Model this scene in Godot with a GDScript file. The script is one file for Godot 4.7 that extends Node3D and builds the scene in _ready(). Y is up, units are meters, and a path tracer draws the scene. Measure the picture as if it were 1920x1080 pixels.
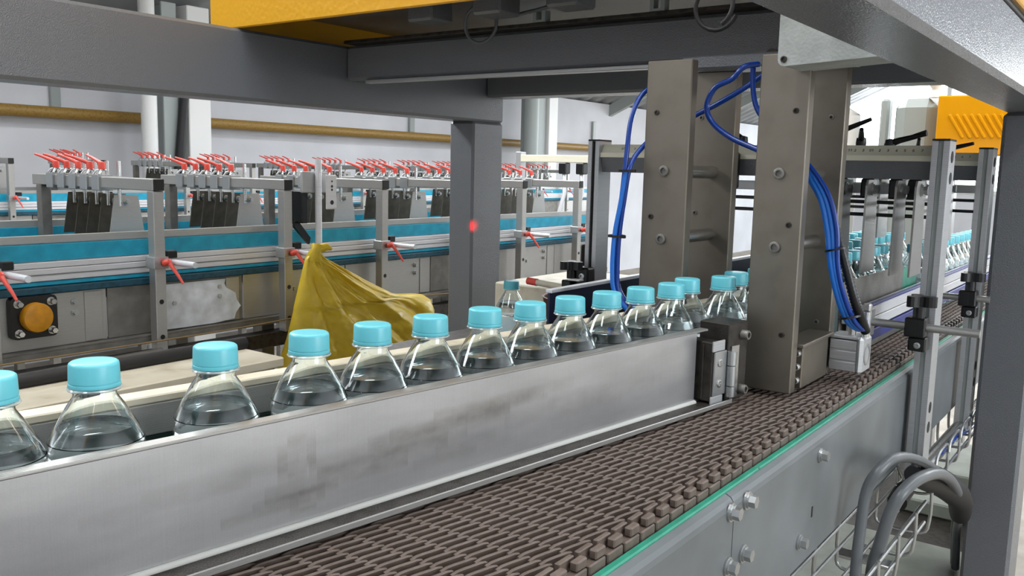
extends Node3D
# Bottling hall: y is up, metres. EYE is the height of the photographer's phone; most shapes are written relative to it.
const EYE := 1.25
const LANE := deg_to_rad(7.66)
var WF := Transform3D(Basis(), Vector3(0, EYE, 0))
var LF := Transform3D(Basis(Vector3.UP, -LANE), Vector3(0, EYE, 0))
var M := {}
var taken := {}
var rng := RandomNumberGenerator.new()

# ------------------------------------------------------------------ helpers
func numbered(called: String) -> String:
	if not taken.has(called):
		taken[called] = 0
		return called
	taken[called] += 1
	return "%s_%03d" % [called, taken[called]]

func gl(n: Node3D) -> Transform3D:
	return n.transform if n.get_parent() == self else gl(n.get_parent()) * n.transform

func tag(o: Node3D, label: String, category: String, group := "") -> Node3D:
	o.set_meta("label", label)
	o.set_meta("category", category)
	if group != "":
		o.set_meta("group", group)
	return o

func thing(called: String, label: String, category: String, at: Vector3, group := "", turn := 0.0) -> Node3D:
	var o := Node3D.new()
	o.name = numbered(called)
	add_child(o)
	o.transform = Transform3D(Basis(Vector3.UP, turn), at + Vector3(0, EYE, 0))
	return tag(o, label, category, group)

func mesh_of(s) -> Mesh:
	return s.commit() if s is SurfaceTool else s

# a part (or a whole thing) whose shape is written in FRAME
func obj(called: String, s, mat: Material, parent: Node3D = self, frame := WF) -> MeshInstance3D:
	var o := MeshInstance3D.new()
	o.name = numbered(called) if parent == self else called
	o.mesh = mesh_of(s)
	o.material_override = mat
	parent.add_child(o, true)
	o.transform = frame if parent == self else gl(parent).affine_inverse() * frame
	return o

# a part placed by its own transform under its parent
func part(called: String, s, mat: Material, parent: Node3D, xf := Transform3D()) -> MeshInstance3D:
	var o := MeshInstance3D.new()
	o.name = called
	o.mesh = mesh_of(s)
	o.material_override = mat
	parent.add_child(o, true)
	o.transform = xf
	return o

func struct(called: String, s, mat: Material, label := "", parent: Node3D = self) -> MeshInstance3D:
	var o := obj(called, s, mat, parent)
	if parent == self:
		o.set_meta("kind", "structure")
		if label != "":
			o.set_meta("label", label)
			o.set_meta("category", called.get_slice("_", 0))
	return o

func dup(root: Node3D, at: Vector3, turn := 0.0) -> Node3D:
	var c: Node3D = root.duplicate()
	c.name = numbered(String(root.name))
	add_child(c)
	c.transform = Transform3D(Basis(Vector3.UP, turn), at + Vector3(0, EYE, 0))
	return c

func nst() -> SurfaceTool:
	var s := SurfaceTool.new()
	s.begin(Mesh.PRIMITIVE_TRIANGLES)
	return s

func tri(s: SurfaceTool, a: Vector3, b: Vector3, c: Vector3, n: Vector3) -> void:
	if (b - a).cross(c - a).dot(n) > 0.0:
		var t := b
		b = c
		c = t
	for p in [a, b, c]:
		s.set_normal(n)
		s.add_vertex(p)

func quad(s: SurfaceTool, a: Vector3, b: Vector3, c: Vector3, d: Vector3, n: Vector3) -> void:
	tri(s, a, b, c, n)
	tri(s, a, c, d, n)

# box with chamfered edges
func box(s: SurfaceTool, c: Vector3, size: Vector3, ch := 0.0, b := Basis()) -> void:
	var h := size * 0.5
	ch = minf(ch, minf(h.x, minf(h.y, h.z)) * 0.95)
	var ax := [Vector3.RIGHT, Vector3.UP, Vector3.BACK]
	for i in 3:
		var j := (i + 1) % 3
		var k := (i + 2) % 3
		for sg in [-1.0, 1.0]:
			var n: Vector3 = ax[i] * sg
			var o: Vector3 = n * h[i]
			var u: Vector3 = ax[j] * (h[j] - ch)
			var v: Vector3 = ax[k] * (h[k] - ch)
			quad(s, c + b * (o - u - v), c + b * (o + u - v), c + b * (o + u + v), c + b * (o - u + v), b * n)
			if ch > 0.0:
				for sj in [-1.0, 1.0]:
					var n2: Vector3 = ax[j] * sj
					var o2: Vector3 = n2 * h[j]
					var u2: Vector3 = ax[i] * sg * (h[i] - ch)
					var p1: Vector3 = o + n2 * (h[j] - ch)
					var p2: Vector3 = o2 + u2
					quad(s, c + b * (p1 - v), c + b * (p2 - v), c + b * (p2 + v), c + b * (p1 + v), b * (n + n2).normalized())
	if ch > 0.0:
		for sx in [-1.0, 1.0]:
			for sy in [-1.0, 1.0]:
				for sz in [-1.0, 1.0]:
					var x := Vector3(sx * h.x, sy * (h.y - ch), sz * (h.z - ch))
					var y := Vector3(sx * (h.x - ch), sy * h.y, sz * (h.z - ch))
					var z := Vector3(sx * (h.x - ch), sy * (h.y - ch), sz * h.z)
					tri(s, c + b * x, c + b * y, c + b * z, b * Vector3(sx, sy, sz).normalized())

# box from limits
func bx(s: SurfaceTool, x0: float, x1: float, y0: float, y1: float, z0: float, z1: float, ch := 0.0) -> SurfaceTool:
	box(s, Vector3(x0 + x1, y0 + y1, z0 + z1) * 0.5, Vector3(absf(x1 - x0), absf(y1 - y0), absf(z1 - z0)), ch)
	return s

func b1(x0: float, x1: float, y0: float, y1: float, z0: float, z1: float, ch := 0.0) -> SurfaceTool:
	return bx(nst(), x0, x1, y0, y1, z0, z1, ch)

# tube along points; r is a radius or an array of radii
func tube(s: SurfaceTool, pts: Array, r, seg := 10) -> SurfaceTool:
	var up := Vector3.UP
	var rings := []
	var norms := []
	for i in pts.size():
		var d: Vector3 = (pts[mini(i + 1, pts.size() - 1)] - pts[maxi(i - 1, 0)]).normalized()
		if i == 0 and absf(d.dot(up)) > 0.9:
			up = Vector3.RIGHT
		var a := (up - d * up.dot(d)).normalized()
		if a.length() < 0.5:
			a = d.cross(Vector3.FORWARD).normalized()
		up = a
		var b := d.cross(a)
		var rad: float = r[i] if r is Array else r
		var ring := []
		var nn := []
		for k in seg:
			var t := TAU * k / seg
			var n := a * cos(t) + b * sin(t)
			nn.append(n)
			ring.append(pts[i] + n * rad)
		rings.append(ring)
		norms.append(nn)
	for i in pts.size() - 1:
		for k in seg:
			var l := (k + 1) % seg
			var v := [rings[i][k], rings[i][l], rings[i + 1][l], rings[i + 1][k]]
			var w := [norms[i][k], norms[i][l], norms[i + 1][l], norms[i + 1][k]]
			var idx := [0, 1, 2, 0, 2, 3]
			if (v[1] - v[0]).cross(v[2] - v[0]).dot(w[0]) > 0.0:
				idx = [0, 2, 1, 0, 3, 2]
			for q in idx:
				s.set_normal(w[q])
				s.add_vertex(v[q])
	for e in [0, pts.size() - 1]:
		var dn: Vector3 = (pts[0] - pts[1]).normalized() if e == 0 else (pts[e] - pts[e - 1]).normalized()
		for k in seg:
			tri(s, pts[e], rings[e][k], rings[e][(k + 1) % seg], dn)
	return s

func t1(pts: Array, r, seg := 10) -> SurfaceTool:
	return tube(nst(), pts, r, seg)

func smooth(pts: Array, per := 6) -> Array:
	var out := []
	for i in pts.size() - 1:
		var p0: Vector3 = pts[maxi(i - 1, 0)]
		var p3: Vector3 = pts[mini(i + 2, pts.size() - 1)]
		for k in per:
			out.append(pts[i].cubic_interpolate(pts[i + 1], p0, p3, float(k) / per))
	out.append(pts[-1])
	return out

# lathe about the local y axis of xf; profile as Vector2(radius, height)
func lathe(s: SurfaceTool, prof: Array, seg := 20, xf := Transform3D()) -> SurfaceTool:
	var fn := []
	for i in prof.size() - 1:
		var d: Vector2 = prof[i + 1] - prof[i]
		fn.append(Vector2(d.y, -d.x).normalized())
	for i in prof.size() - 1:
		var na: Vector2 = fn[i]
		var nb: Vector2 = fn[i]
		if i > 0 and fn[i - 1].dot(fn[i]) > 0.75:
			na = (fn[i] + fn[i - 1]).normalized()
		if i < fn.size() - 1 and fn[i + 1].dot(fn[i]) > 0.75:
			nb = (fn[i] + fn[i + 1]).normalized()
		for k in seg:
			var t0 := TAU * k / seg
			var t1_ := TAU * (k + 1) / seg
			var v := []
			var w := []
			for e in [[prof[i], na, t0], [prof[i], na, t1_], [prof[i + 1], nb, t1_], [prof[i + 1], nb, t0]]:
				v.append(xf * Vector3(e[0].x * cos(e[2]), e[0].y, e[0].x * sin(e[2])))
				w.append((xf.basis * Vector3(e[1].x * cos(e[2]), e[1].y, e[1].x * sin(e[2]))).normalized())
			for f in [[0, 1, 2], [0, 2, 3]]:
				var cr: Vector3 = (v[f[1]] - v[f[0]]).cross(v[f[2]] - v[f[0]])
				if cr.length_squared() < 1e-20:
					continue
				if cr.dot(w[f[0]]) > 0.0:
					f = [f[0], f[2], f[1]]
				for q in f:
					s.set_normal(w[q])
					s.add_vertex(v[q])
	return s

# polygon in the local xy plane of xf, extruded from z=0 to z=depth
func prism(s: SurfaceTool, poly: Array, depth: float, xf := Transform3D()) -> SurfaceTool:
	var pp := PackedVector2Array(poly)
	var ind := Geometry2D.triangulate_polygon(pp)
	for f in range(0, ind.size(), 3):
		var a := Vector3(pp[ind[f]].x, pp[ind[f]].y, 0)
		var b := Vector3(pp[ind[f + 1]].x, pp[ind[f + 1]].y, 0)
		var c := Vector3(pp[ind[f + 2]].x, pp[ind[f + 2]].y, 0)
		var up := Vector3(0, 0, depth)
		tri(s, xf * a, xf * b, xf * c, (xf.basis * Vector3(0, 0, -signf(depth))).normalized())
		tri(s, xf * (a + up), xf * (b + up), xf * (c + up), (xf.basis * Vector3(0, 0, signf(depth))).normalized())
	var cw := 1.0 if Geometry2D.is_polygon_clockwise(pp) else -1.0
	for i in pp.size():
		var a := pp[i]
		var b := pp[(i + 1) % pp.size()]
		var n := Vector3((a.y - b.y) * cw, (b.x - a.x) * cw, 0).normalized()
		quad(s, xf * Vector3(a.x, a.y, 0), xf * Vector3(b.x, b.y, 0), xf * Vector3(b.x, b.y, depth), xf * Vector3(a.x, a.y, depth), (xf.basis * n).normalized())
	return s

# transform whose local z runs along dir and whose origin is at
func aim(at: Vector3, dir: Vector3) -> Transform3D:
	var z := dir.normalized()
	var x := (Vector3.UP if absf(z.y) < 0.9 else Vector3.RIGHT).cross(z).normalized()
	return Transform3D(Basis(x, z.cross(x), z), at)

# transform whose local y runs along dir
func aim_y(at: Vector3, dir: Vector3) -> Transform3D:
	var a := aim(at, dir)
	return Transform3D(Basis(a.basis.x, a.basis.z, -a.basis.y), at)

func ngon(n: int, r: float, turn := 0.0) -> Array:
	var out := []
	for k in n:
		out.append(Vector2(cos(turn + TAU * k / n), sin(turn + TAU * k / n)) * r)
	return out

# hex bolt with washer, standing on its base and rising along local z
func hex_bolt(r := 0.0075, h := 0.008) -> ArrayMesh:
	var s := nst()
	prism(s, ngon(20, r * 1.45), 0.0018)
	prism(s, ngon(20, r * 1.2), 0.0018, Transform3D(Basis(), Vector3(0, 0, 0.0018)))
	prism(s, ngon(6, r), h, Transform3D(Basis(), Vector3(0, 0, 0.0036)))
	return s.commit()

func socket_screw(r := 0.006, h := 0.006) -> ArrayMesh:
	var s := nst()
	lathe(s, [Vector2(r, 0), Vector2(r, h * 0.85), Vector2(r * 0.85, h), Vector2(r * 0.58, h), Vector2(r * 0.52, h * 0.1), Vector2(0, h * 0.1)], 16, Transform3D(Basis(Vector3.RIGHT, PI / 2), Vector3.ZERO))
	return s.commit()

# ------------------------------------------------------------------ materials
func noise_tex(freq: float, ramp: Array, size := 256, sd := 1, octaves := 4, kind := FastNoiseLite.TYPE_SIMPLEX_SMOOTH) -> NoiseTexture2D:
	var n := FastNoiseLite.new()
	n.noise_type = kind
	n.frequency = freq
	n.fractal_octaves = octaves
	n.seed = sd
	var t := NoiseTexture2D.new()
	t.width = size
	t.height = size
	t.seamless = true
	t.noise = n
	if ramp.size() > 0:
		var g := Gradient.new()
		var offs := PackedFloat32Array()
		var cols := PackedColorArray()
		for i in ramp.size():
			offs.append(float(i) / (ramp.size() - 1))
			cols.append(ramp[i])
		g.offsets = offs
		g.colors = cols
		t.color_ramp = g
	return t

func normal_tex(freq: float, strength: float, sd := 3) -> NoiseTexture2D:
	var t := noise_tex(freq, [], 256, sd, 3)
	t.as_normal_map = true
	t.bump_strength = strength
	return t

# streaks along u, for brushed metal
func brushed_tex(sd: int, lo: float, hi: float) -> ImageTexture:
	var r := RandomNumberGenerator.new()
	r.seed = sd
	var im := Image.create(256, 256, false, Image.FORMAT_RGB8)
	for y in 256:
		var v := r.randf_range(lo, hi)
		var w := r.randf_range(0.0, 0.05)
		for x in 256:
			var c := clampf(v + w * sin(x * 0.049 + y) + r.randf_range(-0.012, 0.012), 0, 1)
			im.set_pixel(x, y, Color(c, c, c))
	im.generate_mipmaps()
	return ImageTexture.create_from_image(im)

func mat(called: String, col: Color, rough: float, metal := 0.0, tex: Texture2D = null, scale := 1.0, normal: Texture2D = null, nscale := 1.0) -> StandardMaterial3D:
	var m := StandardMaterial3D.new()
	m.resource_name = called
	m.albedo_color = col
	m.roughness = rough
	m.metallic = metal
	if tex or normal:
		m.uv1_triplanar = true
		m.uv1_world_triplanar = true
		m.uv1_scale = Vector3.ONE * scale
	if tex:
		m.albedo_texture = tex
	if normal:
		m.normal_enabled = true
		m.normal_texture = normal
		m.normal_scale = nscale
	M[called] = m
	return m

func glow(called: String, col: Color, e: float) -> StandardMaterial3D:
	var m := mat(called, Color(0.9, 0.9, 0.9), 0.6)
	m.emission_enabled = true
	m.emission = col
	m.emission_energy_multiplier = e
	return m

func make_materials() -> void:
	var cloud := noise_tex(0.02, [Color(0.82, 0.82, 0.81), Color(1, 1, 1)], 256, 11, 5)
	var dirt := noise_tex(0.03, [Color(0.62, 0.58, 0.52), Color(0.95, 0.94, 0.92), Color(1, 1, 1)], 256, 12, 5)
	var peel := normal_tex(0.12, 6.0, 5)
	var fine := normal_tex(0.3, 4.0, 6)
	var brush := brushed_tex(7, 0.955, 1.0)
	var speck := noise_tex(0.25, [Color(0.9, 0.9, 0.9), Color(1, 1, 1)], 256, 13, 2)
	mat("frame_paint", Color(0.445, 0.455, 0.47), 0.25, 0.0, speck, 12.0, peel, 0.3)
	mat("panel_paint", Color(0.435, 0.455, 0.465), 0.42, 0.0, cloud, 1.2)
	mat("box_paint", Color(0.71, 0.73, 0.72), 0.4, 0.0, cloud, 3.0, fine, 0.1)
	mat("stainless", Color(0.70, 0.695, 0.68), 0.38, 0.72, brush, 14.0, fine, 0.08)
	mat("stainless_dull", Color(0.54, 0.53, 0.51), 0.5, 0.65, cloud, 4.0, fine, 0.1)
	mat("plate_steel", Color(0.50, 0.475, 0.435), 0.42, 0.8, noise_tex(0.035, [Color(0.91, 0.90, 0.885), Color(0.975, 0.97, 0.96), Color(1, 1, 1)], 256, 15, 5), 2.0)
	mat("dark_steel", Color(0.27, 0.255, 0.24), 0.5, 0.55, dirt, 6.0, fine, 0.15)
	mat("divider_steel", Color(0.36, 0.345, 0.31), 0.5, 0.6, cloud, 6.0)
	mat("bright_steel", Color(0.78, 0.78, 0.77), 0.22, 0.95)
	mat("zinc", Color(0.70, 0.71, 0.71), 0.3, 0.85)
	mat("aluminium", Color(0.74, 0.745, 0.75), 0.38, 0.6, brush, 8.0)
	mat("aluminium_white", Color(0.84, 0.845, 0.86), 0.35, 0.25, brush, 6.0)
	mat("slot_black", Color(0.035, 0.035, 0.035), 0.6)
	mat("black_plastic", Color(0.045, 0.045, 0.048), 0.35)
	mat("black_rubber", Color(0.06, 0.06, 0.065), 0.55)
	mat("belt_plastic", Color(0.41, 0.36, 0.33), 0.48, 0.0, noise_tex(0.05, [Color(0.78, 0.75, 0.72), Color(1, 1, 1)], 256, 17, 4), 5.0)
	mat("green_strip", Color(0.16, 0.56, 0.46), 0.45, 0.0, cloud, 6.0)
	mat("green_dark", Color(0.06, 0.17, 0.15), 0.4)
	mat("cream", Color(0.80, 0.77, 0.69), 0.5, 0.0, noise_tex(0.04, [Color(0.82, 0.80, 0.76), Color(0.96, 0.955, 0.94), Color(1, 1, 1), Color(1, 1, 1)], 256, 18, 5), 1.5)
	mat("cap_blue", Color(0.40, 0.765, 0.815), 0.34)
	M["cap_blue"].subsurf_scatter_enabled = true
	M["cap_blue"].subsurf_scatter_strength = 0.15
	mat("label_teal", Color(0.76, 0.89, 0.90), 0.35)
	M["label_teal"].backlight_enabled = true
	M["label_teal"].backlight = Color(1.0, 1.0, 1.0)
	var water := mat("bottle_water", Color(0.965, 0.985, 0.985, 0.0), 0.02)
	water.transparency = BaseMaterial3D.TRANSPARENCY_ALPHA
	water.refraction_enabled = true
	water.refraction_scale = 0.034
	var clear := mat("bottle_clear", Color(0.97, 1.0, 1.0, 0.05), 0.03)
	clear.transparency = BaseMaterial3D.TRANSPARENCY_ALPHA
	var gls := mat("bottle_glass", Color(0.98, 1.0, 1.0, 0.0), 0.02)
	gls.transparency = BaseMaterial3D.TRANSPARENCY_ALPHA
	gls.refraction_enabled = true
	gls.refraction_scale = 0.05
	var ring := mat("ring_clear", Color(0.80, 0.90, 0.91, 0.35), 0.08)
	ring.transparency = BaseMaterial3D.TRANSPARENCY_ALPHA
	mat("yellow_paint", Color(0.86, 0.625, 0.06), 0.32, 0.0, null, 1.0, fine, 0.05)
	mat("yellow_gloss", Color(0.86, 0.60, 0.05), 0.12, 0.0)
	mat("bearing_yellow", Color(0.78, 0.53, 0.05), 0.4, 0.0, cloud, 8.0)
	mat("pipe_yellow", Color(0.60, 0.47, 0.21), 0.5, 0.0, noise_tex(0.06, [Color(0.75, 0.72, 0.66), Color(1, 1, 1), Color(1, 1, 1)], 256, 19, 4), 3.0)
	mat("wall_white", Color(0.86, 0.865, 0.885), 0.75, 0.0, noise_tex(0.012, [Color(0.9, 0.9, 0.9), Color(1, 1, 1)], 256, 20, 4), 0.35)
	mat("roof_grey", Color(0.62, 0.63, 0.64), 0.7, 0.0, cloud, 0.6)
	mat("floor_concrete", Color(0.63, 0.60, 0.55), 0.55, 0.0, noise_tex(0.02, [Color(0.75, 0.73, 0.7), Color(1, 1, 1)], 512, 21, 5), 0.5)
	mat("cover_grey", Color(0.60, 0.62, 0.57), 0.5, 0.0, cloud, 2.0)
	mat("sealant", Color(0.74, 0.74, 0.72), 0.75)
	mat("white_paint", Color(0.86, 0.86, 0.85), 0.45)
	mat("grey_green", Color(0.60, 0.63, 0.62), 0.45)
	mat("blue_strip", Color(0.09, 0.62, 0.74), 0.4, 0.0, noise_tex(0.03, [Color(0.8, 0.83, 0.85), Color(1, 1, 1)], 256, 22, 4), 2.5)
	mat("blue_chain", Color(0.05, 0.28, 0.36), 0.5, 0.0, dirt, 8.0)
	mat("red_plastic", Color(0.85, 0.31, 0.26), 0.4)
	mat("hose_blue", Color(0.04, 0.22, 0.55), 0.25)
	mat("hose_light_blue", Color(0.12, 0.42, 0.78), 0.25)
	mat("rail_blue", Color(0.16, 0.20, 0.48), 0.35)
	mat("navy", Color(0.09, 0.11, 0.20), 0.4)
	mat("cable_grey", Color(0.34, 0.355, 0.365), 0.35)
	mat("scale_cream", Color(0.90, 0.885, 0.80), 0.45)
	mat("print_black", Color(0.12, 0.12, 0.10), 0.6)
	mat("bin_brown", Color(0.42, 0.24, 0.16), 0.55)
	mat("sticker_white", Color(0.88, 0.90, 0.92), 0.45, 0.0, cloud, 4.0)
	mat("string_tan", Color(0.52, 0.44, 0.30), 0.8)
	var bag := mat("bag_plastic", Color(0.90, 0.79, 0.20), 0.35, 0.0, noise_tex(0.03, [Color(0.88, 0.87, 0.82), Color(1, 1, 1)], 256, 23, 4), 3.0, normal_tex(0.02, 4.0, 9), 0.22)
	bag.backlight_enabled = true
	bag.backlight = Color(0.7, 0.62, 0.15)
	glow("window_daylight", Color(0.95, 0.98, 1.0), 9.0)
	glow("side_window_daylight", Color(0.95, 0.98, 1.0), 4.0)
	glow("skylight_sheet", Color(0.97, 0.985, 1.0), 9.0)
	# guide sheet: brushed stainless with grime, laid on by its own coordinates (u along the lane, v up the face)
	var w := mat("guide_sheet", Color(1, 1, 1), 0.34, 0.82)
	w.albedo_texture = guide_sheet_tex()
	w.normal_enabled = false

func guide_sheet_tex() -> ImageTexture:
	var im := Image.create(2048, 170, false, Image.FORMAT_RGB8)
	var r := RandomNumberGenerator.new()
	r.seed = 41
	var n := FastNoiseLite.new()
	n.seed = 5
	n.frequency = 0.011
	n.fractal_octaves = 4
	var cols := []
	for x in 2048:
		cols.append(r.randf_range(-0.006, 0.006))
	# smudges of grime: place and half size in pixels of the sheet, strength
	var sm := [[956, 60, 17, 27, 0.13], [930, 126, 50, 9, 0.08], [974, 132, 16, 14, 0.09], [1080, 104, 90, 14, 0.10], [1196, 78, 110, 16, 0.09], [1320, 58, 95, 14, 0.10], [1440, 52, 80, 12, 0.06], [800, 72, 80, 12, 0.05], [1280, 118, 50, 14, 0.05], [1640, 90, 120, 20, 0.04]]
	for y in 170:
		for x in 2048:
			var v: float = 0.75 + cols[x] + r.randf_range(-0.01, 0.01) + 0.05 * n.get_noise_2d(x * 0.35, y * 1.1)
			var br := 0.0
			for q in sm:
				var dx: float = (x - q[0]) / q[2]
				if absf(dx) > 2.0:
					continue
				var dy: float = (y - q[1] + dx * 7.0) / q[3]
				var d := dx * dx + dy * dy
				if d < 4.0:
					var e: float = smoothstep(1.0, 0.0, d * 0.35) * (0.75 + 0.7 * n.get_noise_2d(x * 1.3 + q[0], y * 2.2))
					if q[2] < 20:
						e *= smoothstep(0.15, 1.0, d) * 0.8 + 0.25
					br += q[4] * clampf(e, 0.0, 1.0)
			im.set_pixel(x, y, Color(clampf(v - br * 0.8, 0, 1), clampf(v - br * 0.86, 0, 1), clampf(v - br * 0.96, 0, 1)))
	im.generate_mipmaps()
	return ImageTexture.create_from_image(im)

# ------------------------------------------------------------------ camera and light
func area_light(called: String, at: Vector3, dir: Vector3, w: float, h: float, col: Color, e: float) -> void:
	var l := AreaLight3D.new()
	l.name = called
	l.area_size = Vector2(w, h)
	l.light_color = col
	l.light_energy = e
	l.area_range = 40.0
	l.shadow_enabled = true
	add_child(l)
	var a := aim(at, -dir)
	l.transform = a

func make_view() -> void:
	var cam := Camera3D.new()
	cam.name = "camera"
	cam.fov = rad_to_deg(2.0 * atan(540.0 / 1663.0))
	cam.near = 0.02
	cam.far = 80.0
	add_child(cam)
	cam.position = Vector3(0, EYE, 0)
	cam.rotation = Vector3(deg_to_rad(-7.69), deg_to_rad(36.3), deg_to_rad(1.34))
	cam.current = true
	var env := Environment.new()
	env.background_mode = Environment.BG_COLOR
	env.background_color = Color(0.75, 0.80, 0.85)
	env.tonemap_mode = Environment.TONE_MAPPER_LINEAR
	env.tonemap_exposure = 0.62
	env.sdfgi_enabled = true
	env.ssao_enabled = true
	env.ssil_enabled = true
	var we := WorldEnvironment.new()
	we.name = "world_environment"
	we.environment = env
	add_child(we)
	# daylight: translucent roof sheets and the tall windows in the right and end walls
	for i in 3:
		area_light("skylight_lamp", Vector3([-3.2, -0.6, 2.2][i], [2.93, 4.12, 4.60][i], -5.0), Vector3.DOWN if i == 2 else Vector3(0.42, -0.9, 0), 14.0, 0.55, Color(0.97, 0.985, 1.0), [40.0, 40.0, 20.0][i])
	area_light("side_window_lamp", Vector3(3.95, 1.85, -1.25), Vector3.LEFT, 2.1, 1.65, Color(0.95, 0.98, 1.0), 11.0)
	area_light("end_window_lamp", Vector3(-0.5, 2.0, -15.85), Vector3.BACK, 7.6, 1.9, Color(0.95, 0.98, 1.0), 30.0)

# ------------------------------------------------------------------ the hall
func make_hall() -> void:
	struct("floor", b1(-5.7, 4.2, -EYE - 0.2, -EYE, 3.2, -16.2), M.floor_concrete)
	struct("wall_left", b1(-5.7, -5.5, -EYE, 0.78, 3.2, -16.2), M.wall_white)
	struct("wall_back", b1(-5.7, 4.2, -EYE, 3.5, 3.2, 3.0), M.wall_white)
	# right wall with one long opening
	var s := nst()
	bx(s, 4.0, 4.2, -EYE, -0.3, 3.2, -16.2)
	bx(s, 4.0, 4.2, 1.5, 3.5, 3.2, -16.2)
	bx(s, 4.0, 4.2, -0.3, 1.5, 3.2, -0.13)
	bx(s, 4.0, 4.2, -0.3, 1.5, -2.35, -16.2)
	struct("wall_right", s, M.wall_white)
	s = nst()
	bx(s, -5.7, 4.2, -EYE, -0.25, -16.0, -16.2)
	bx(s, -5.7, 4.2, 1.75, 3.6, -16.0, -16.2)
	bx(s, -5.7, -4.65, -0.25, 1.75, -16.0, -16.2)
	bx(s, 3.3, 4.2, -0.25, 1.75, -16.0, -16.2)
	struct("wall_end", s, M.wall_white)
	# glazing: translucent panes between mullions
	var win := struct("window_1", b1(-4.65, -4.58, -0.25, 1.75, -15.98, -16.1, 0.01), M.white_paint)
	for k in 5:
		var x0: float = -4.58 + k * 1.576
		part_in("pane", b1(x0, x0 + 1.5, -0.18, 1.68, -16.04, -16.07), M.window_daylight, win)
		part_in("mullion", b1(x0 + 1.5, x0 + 1.576, -0.25, 1.75, -15.98, -16.1, 0.01), M.white_paint, win)
	part_in("window_frame", bx(b1(-4.58, 3.3, -0.25, -0.18, -15.98, -16.1, 0.01), -4.58, 3.3, 1.68, 1.75, -15.98, -16.1, 0.01), M.white_paint, win)
	win = struct("window_2", b1(3.98, 4.1, -0.3, 1.5, -0.13, -0.20, 0.01), M.white_paint)
	for k in 2:
		var z0: float = -0.20 - k * 1.075
		part_in("pane", b1(4.05, 4.08, -0.23, 1.43, z0, z0 - 1.0), M.side_window_daylight, win)
		part_in("mullion", b1(3.98, 4.1, -0.3, 1.5, z0 - 1.0, z0 - 1.075, 0.01), M.white_paint, win)
	part_in("window_frame", bx(b1(3.98, 4.1, -0.3, -0.23, -0.20, -2.35, 0.01), 3.98, 4.1, 1.43, 1.5, -0.20, -2.35, 0.01), M.white_paint, win)
	# corrugated lean-to roof rising from the left eaves, then level
	s = nst()
	var prof := [Vector2(-5.72, 0.70), Vector2(0.0, 3.36), Vector2(4.2, 3.46)]
	for seg in 2:
		var a: Vector2 = prof[seg]
		var b: Vector2 = prof[seg + 1]
		var up := Vector2(a.y - b.y, b.x - a.x).normalized()
		var n3 := Vector3(up.x, up.y, 0)
		var zz := 3.2
		while zz > -16.3:
			for st_ in [[0.0, 0.09, 0.0, 0.0], [0.09, 0.12, 0.0, 0.03], [0.12, 0.21, 0.03, 0.03], [0.21, 0.24, 0.03, 0.0]]:
				var p0: Vector2 = a + up * st_[2]
				var p1: Vector2 = b + up * st_[2]
				var q0: Vector2 = a + up * st_[3]
				var q1: Vector2 = b + up * st_[3]
				quad(s, Vector3(p0.x, p0.y, zz - st_[0]), Vector3(p1.x, p1.y, zz - st_[0]), Vector3(q1.x, q1.y, zz - st_[1]), Vector3(q0.x, q0.y, zz - st_[1]), -n3)
			zz -= 0.24
		var t0 := a + up * 0.08
		var t1_ := b + up * 0.08
		quad(s, Vector3(t0.x, t0.y, 3.2), Vector3(t1_.x, t1_.y, 3.2), Vector3(t1_.x, t1_.y, -16.3), Vector3(t0.x, t0.y, -16.3), n3)
	var roof := struct("ceiling", s, M.roof_grey)
	for z in [1.0, -1.6, -4.2, -6.8, -9.4, -12.0, -14.6]:
		var rb := nst()
		var d := Vector2(5.72, 2.66).normalized()
		box(rb, Vector3(-2.85, 1.94, z), Vector3(6.2, 0.12, 0.07), 0.0, Basis(Vector3.BACK, atan2(d.y, d.x)))
		part_in("rafter", rb, M.grey_green, roof)
	for x in [-4.6, -3.7, -2.0]:
		part_in("purlin", b1(x - 0.03, x + 0.03, 0.70 + (x + 5.72) * 0.465 - 0.09, 0.70 + (x + 5.72) * 0.465 - 0.02, 3.0, -16.0), M.grey_green, roof)
	for k in 3:
		var sk := nst()
		var at: Vector3 = [Vector3(-3.2, 1.735, -5.0), Vector3(-0.6, 2.94, -5.0), Vector3(2.2, 3.385, -5.0)][k]
		var ang: float = [0.436, 0.436, 0.024][k]
		box(sk, at, Vector3(0.55, 0.012, 14.0), 0.0, Basis(Vector3.BACK, ang))
		part_in("skylight", sk, M.skylight_sheet, roof)

func part_in(called: String, s, m: Material, parent: Node3D) -> MeshInstance3D:
	return obj(called, s, m, parent)

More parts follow.
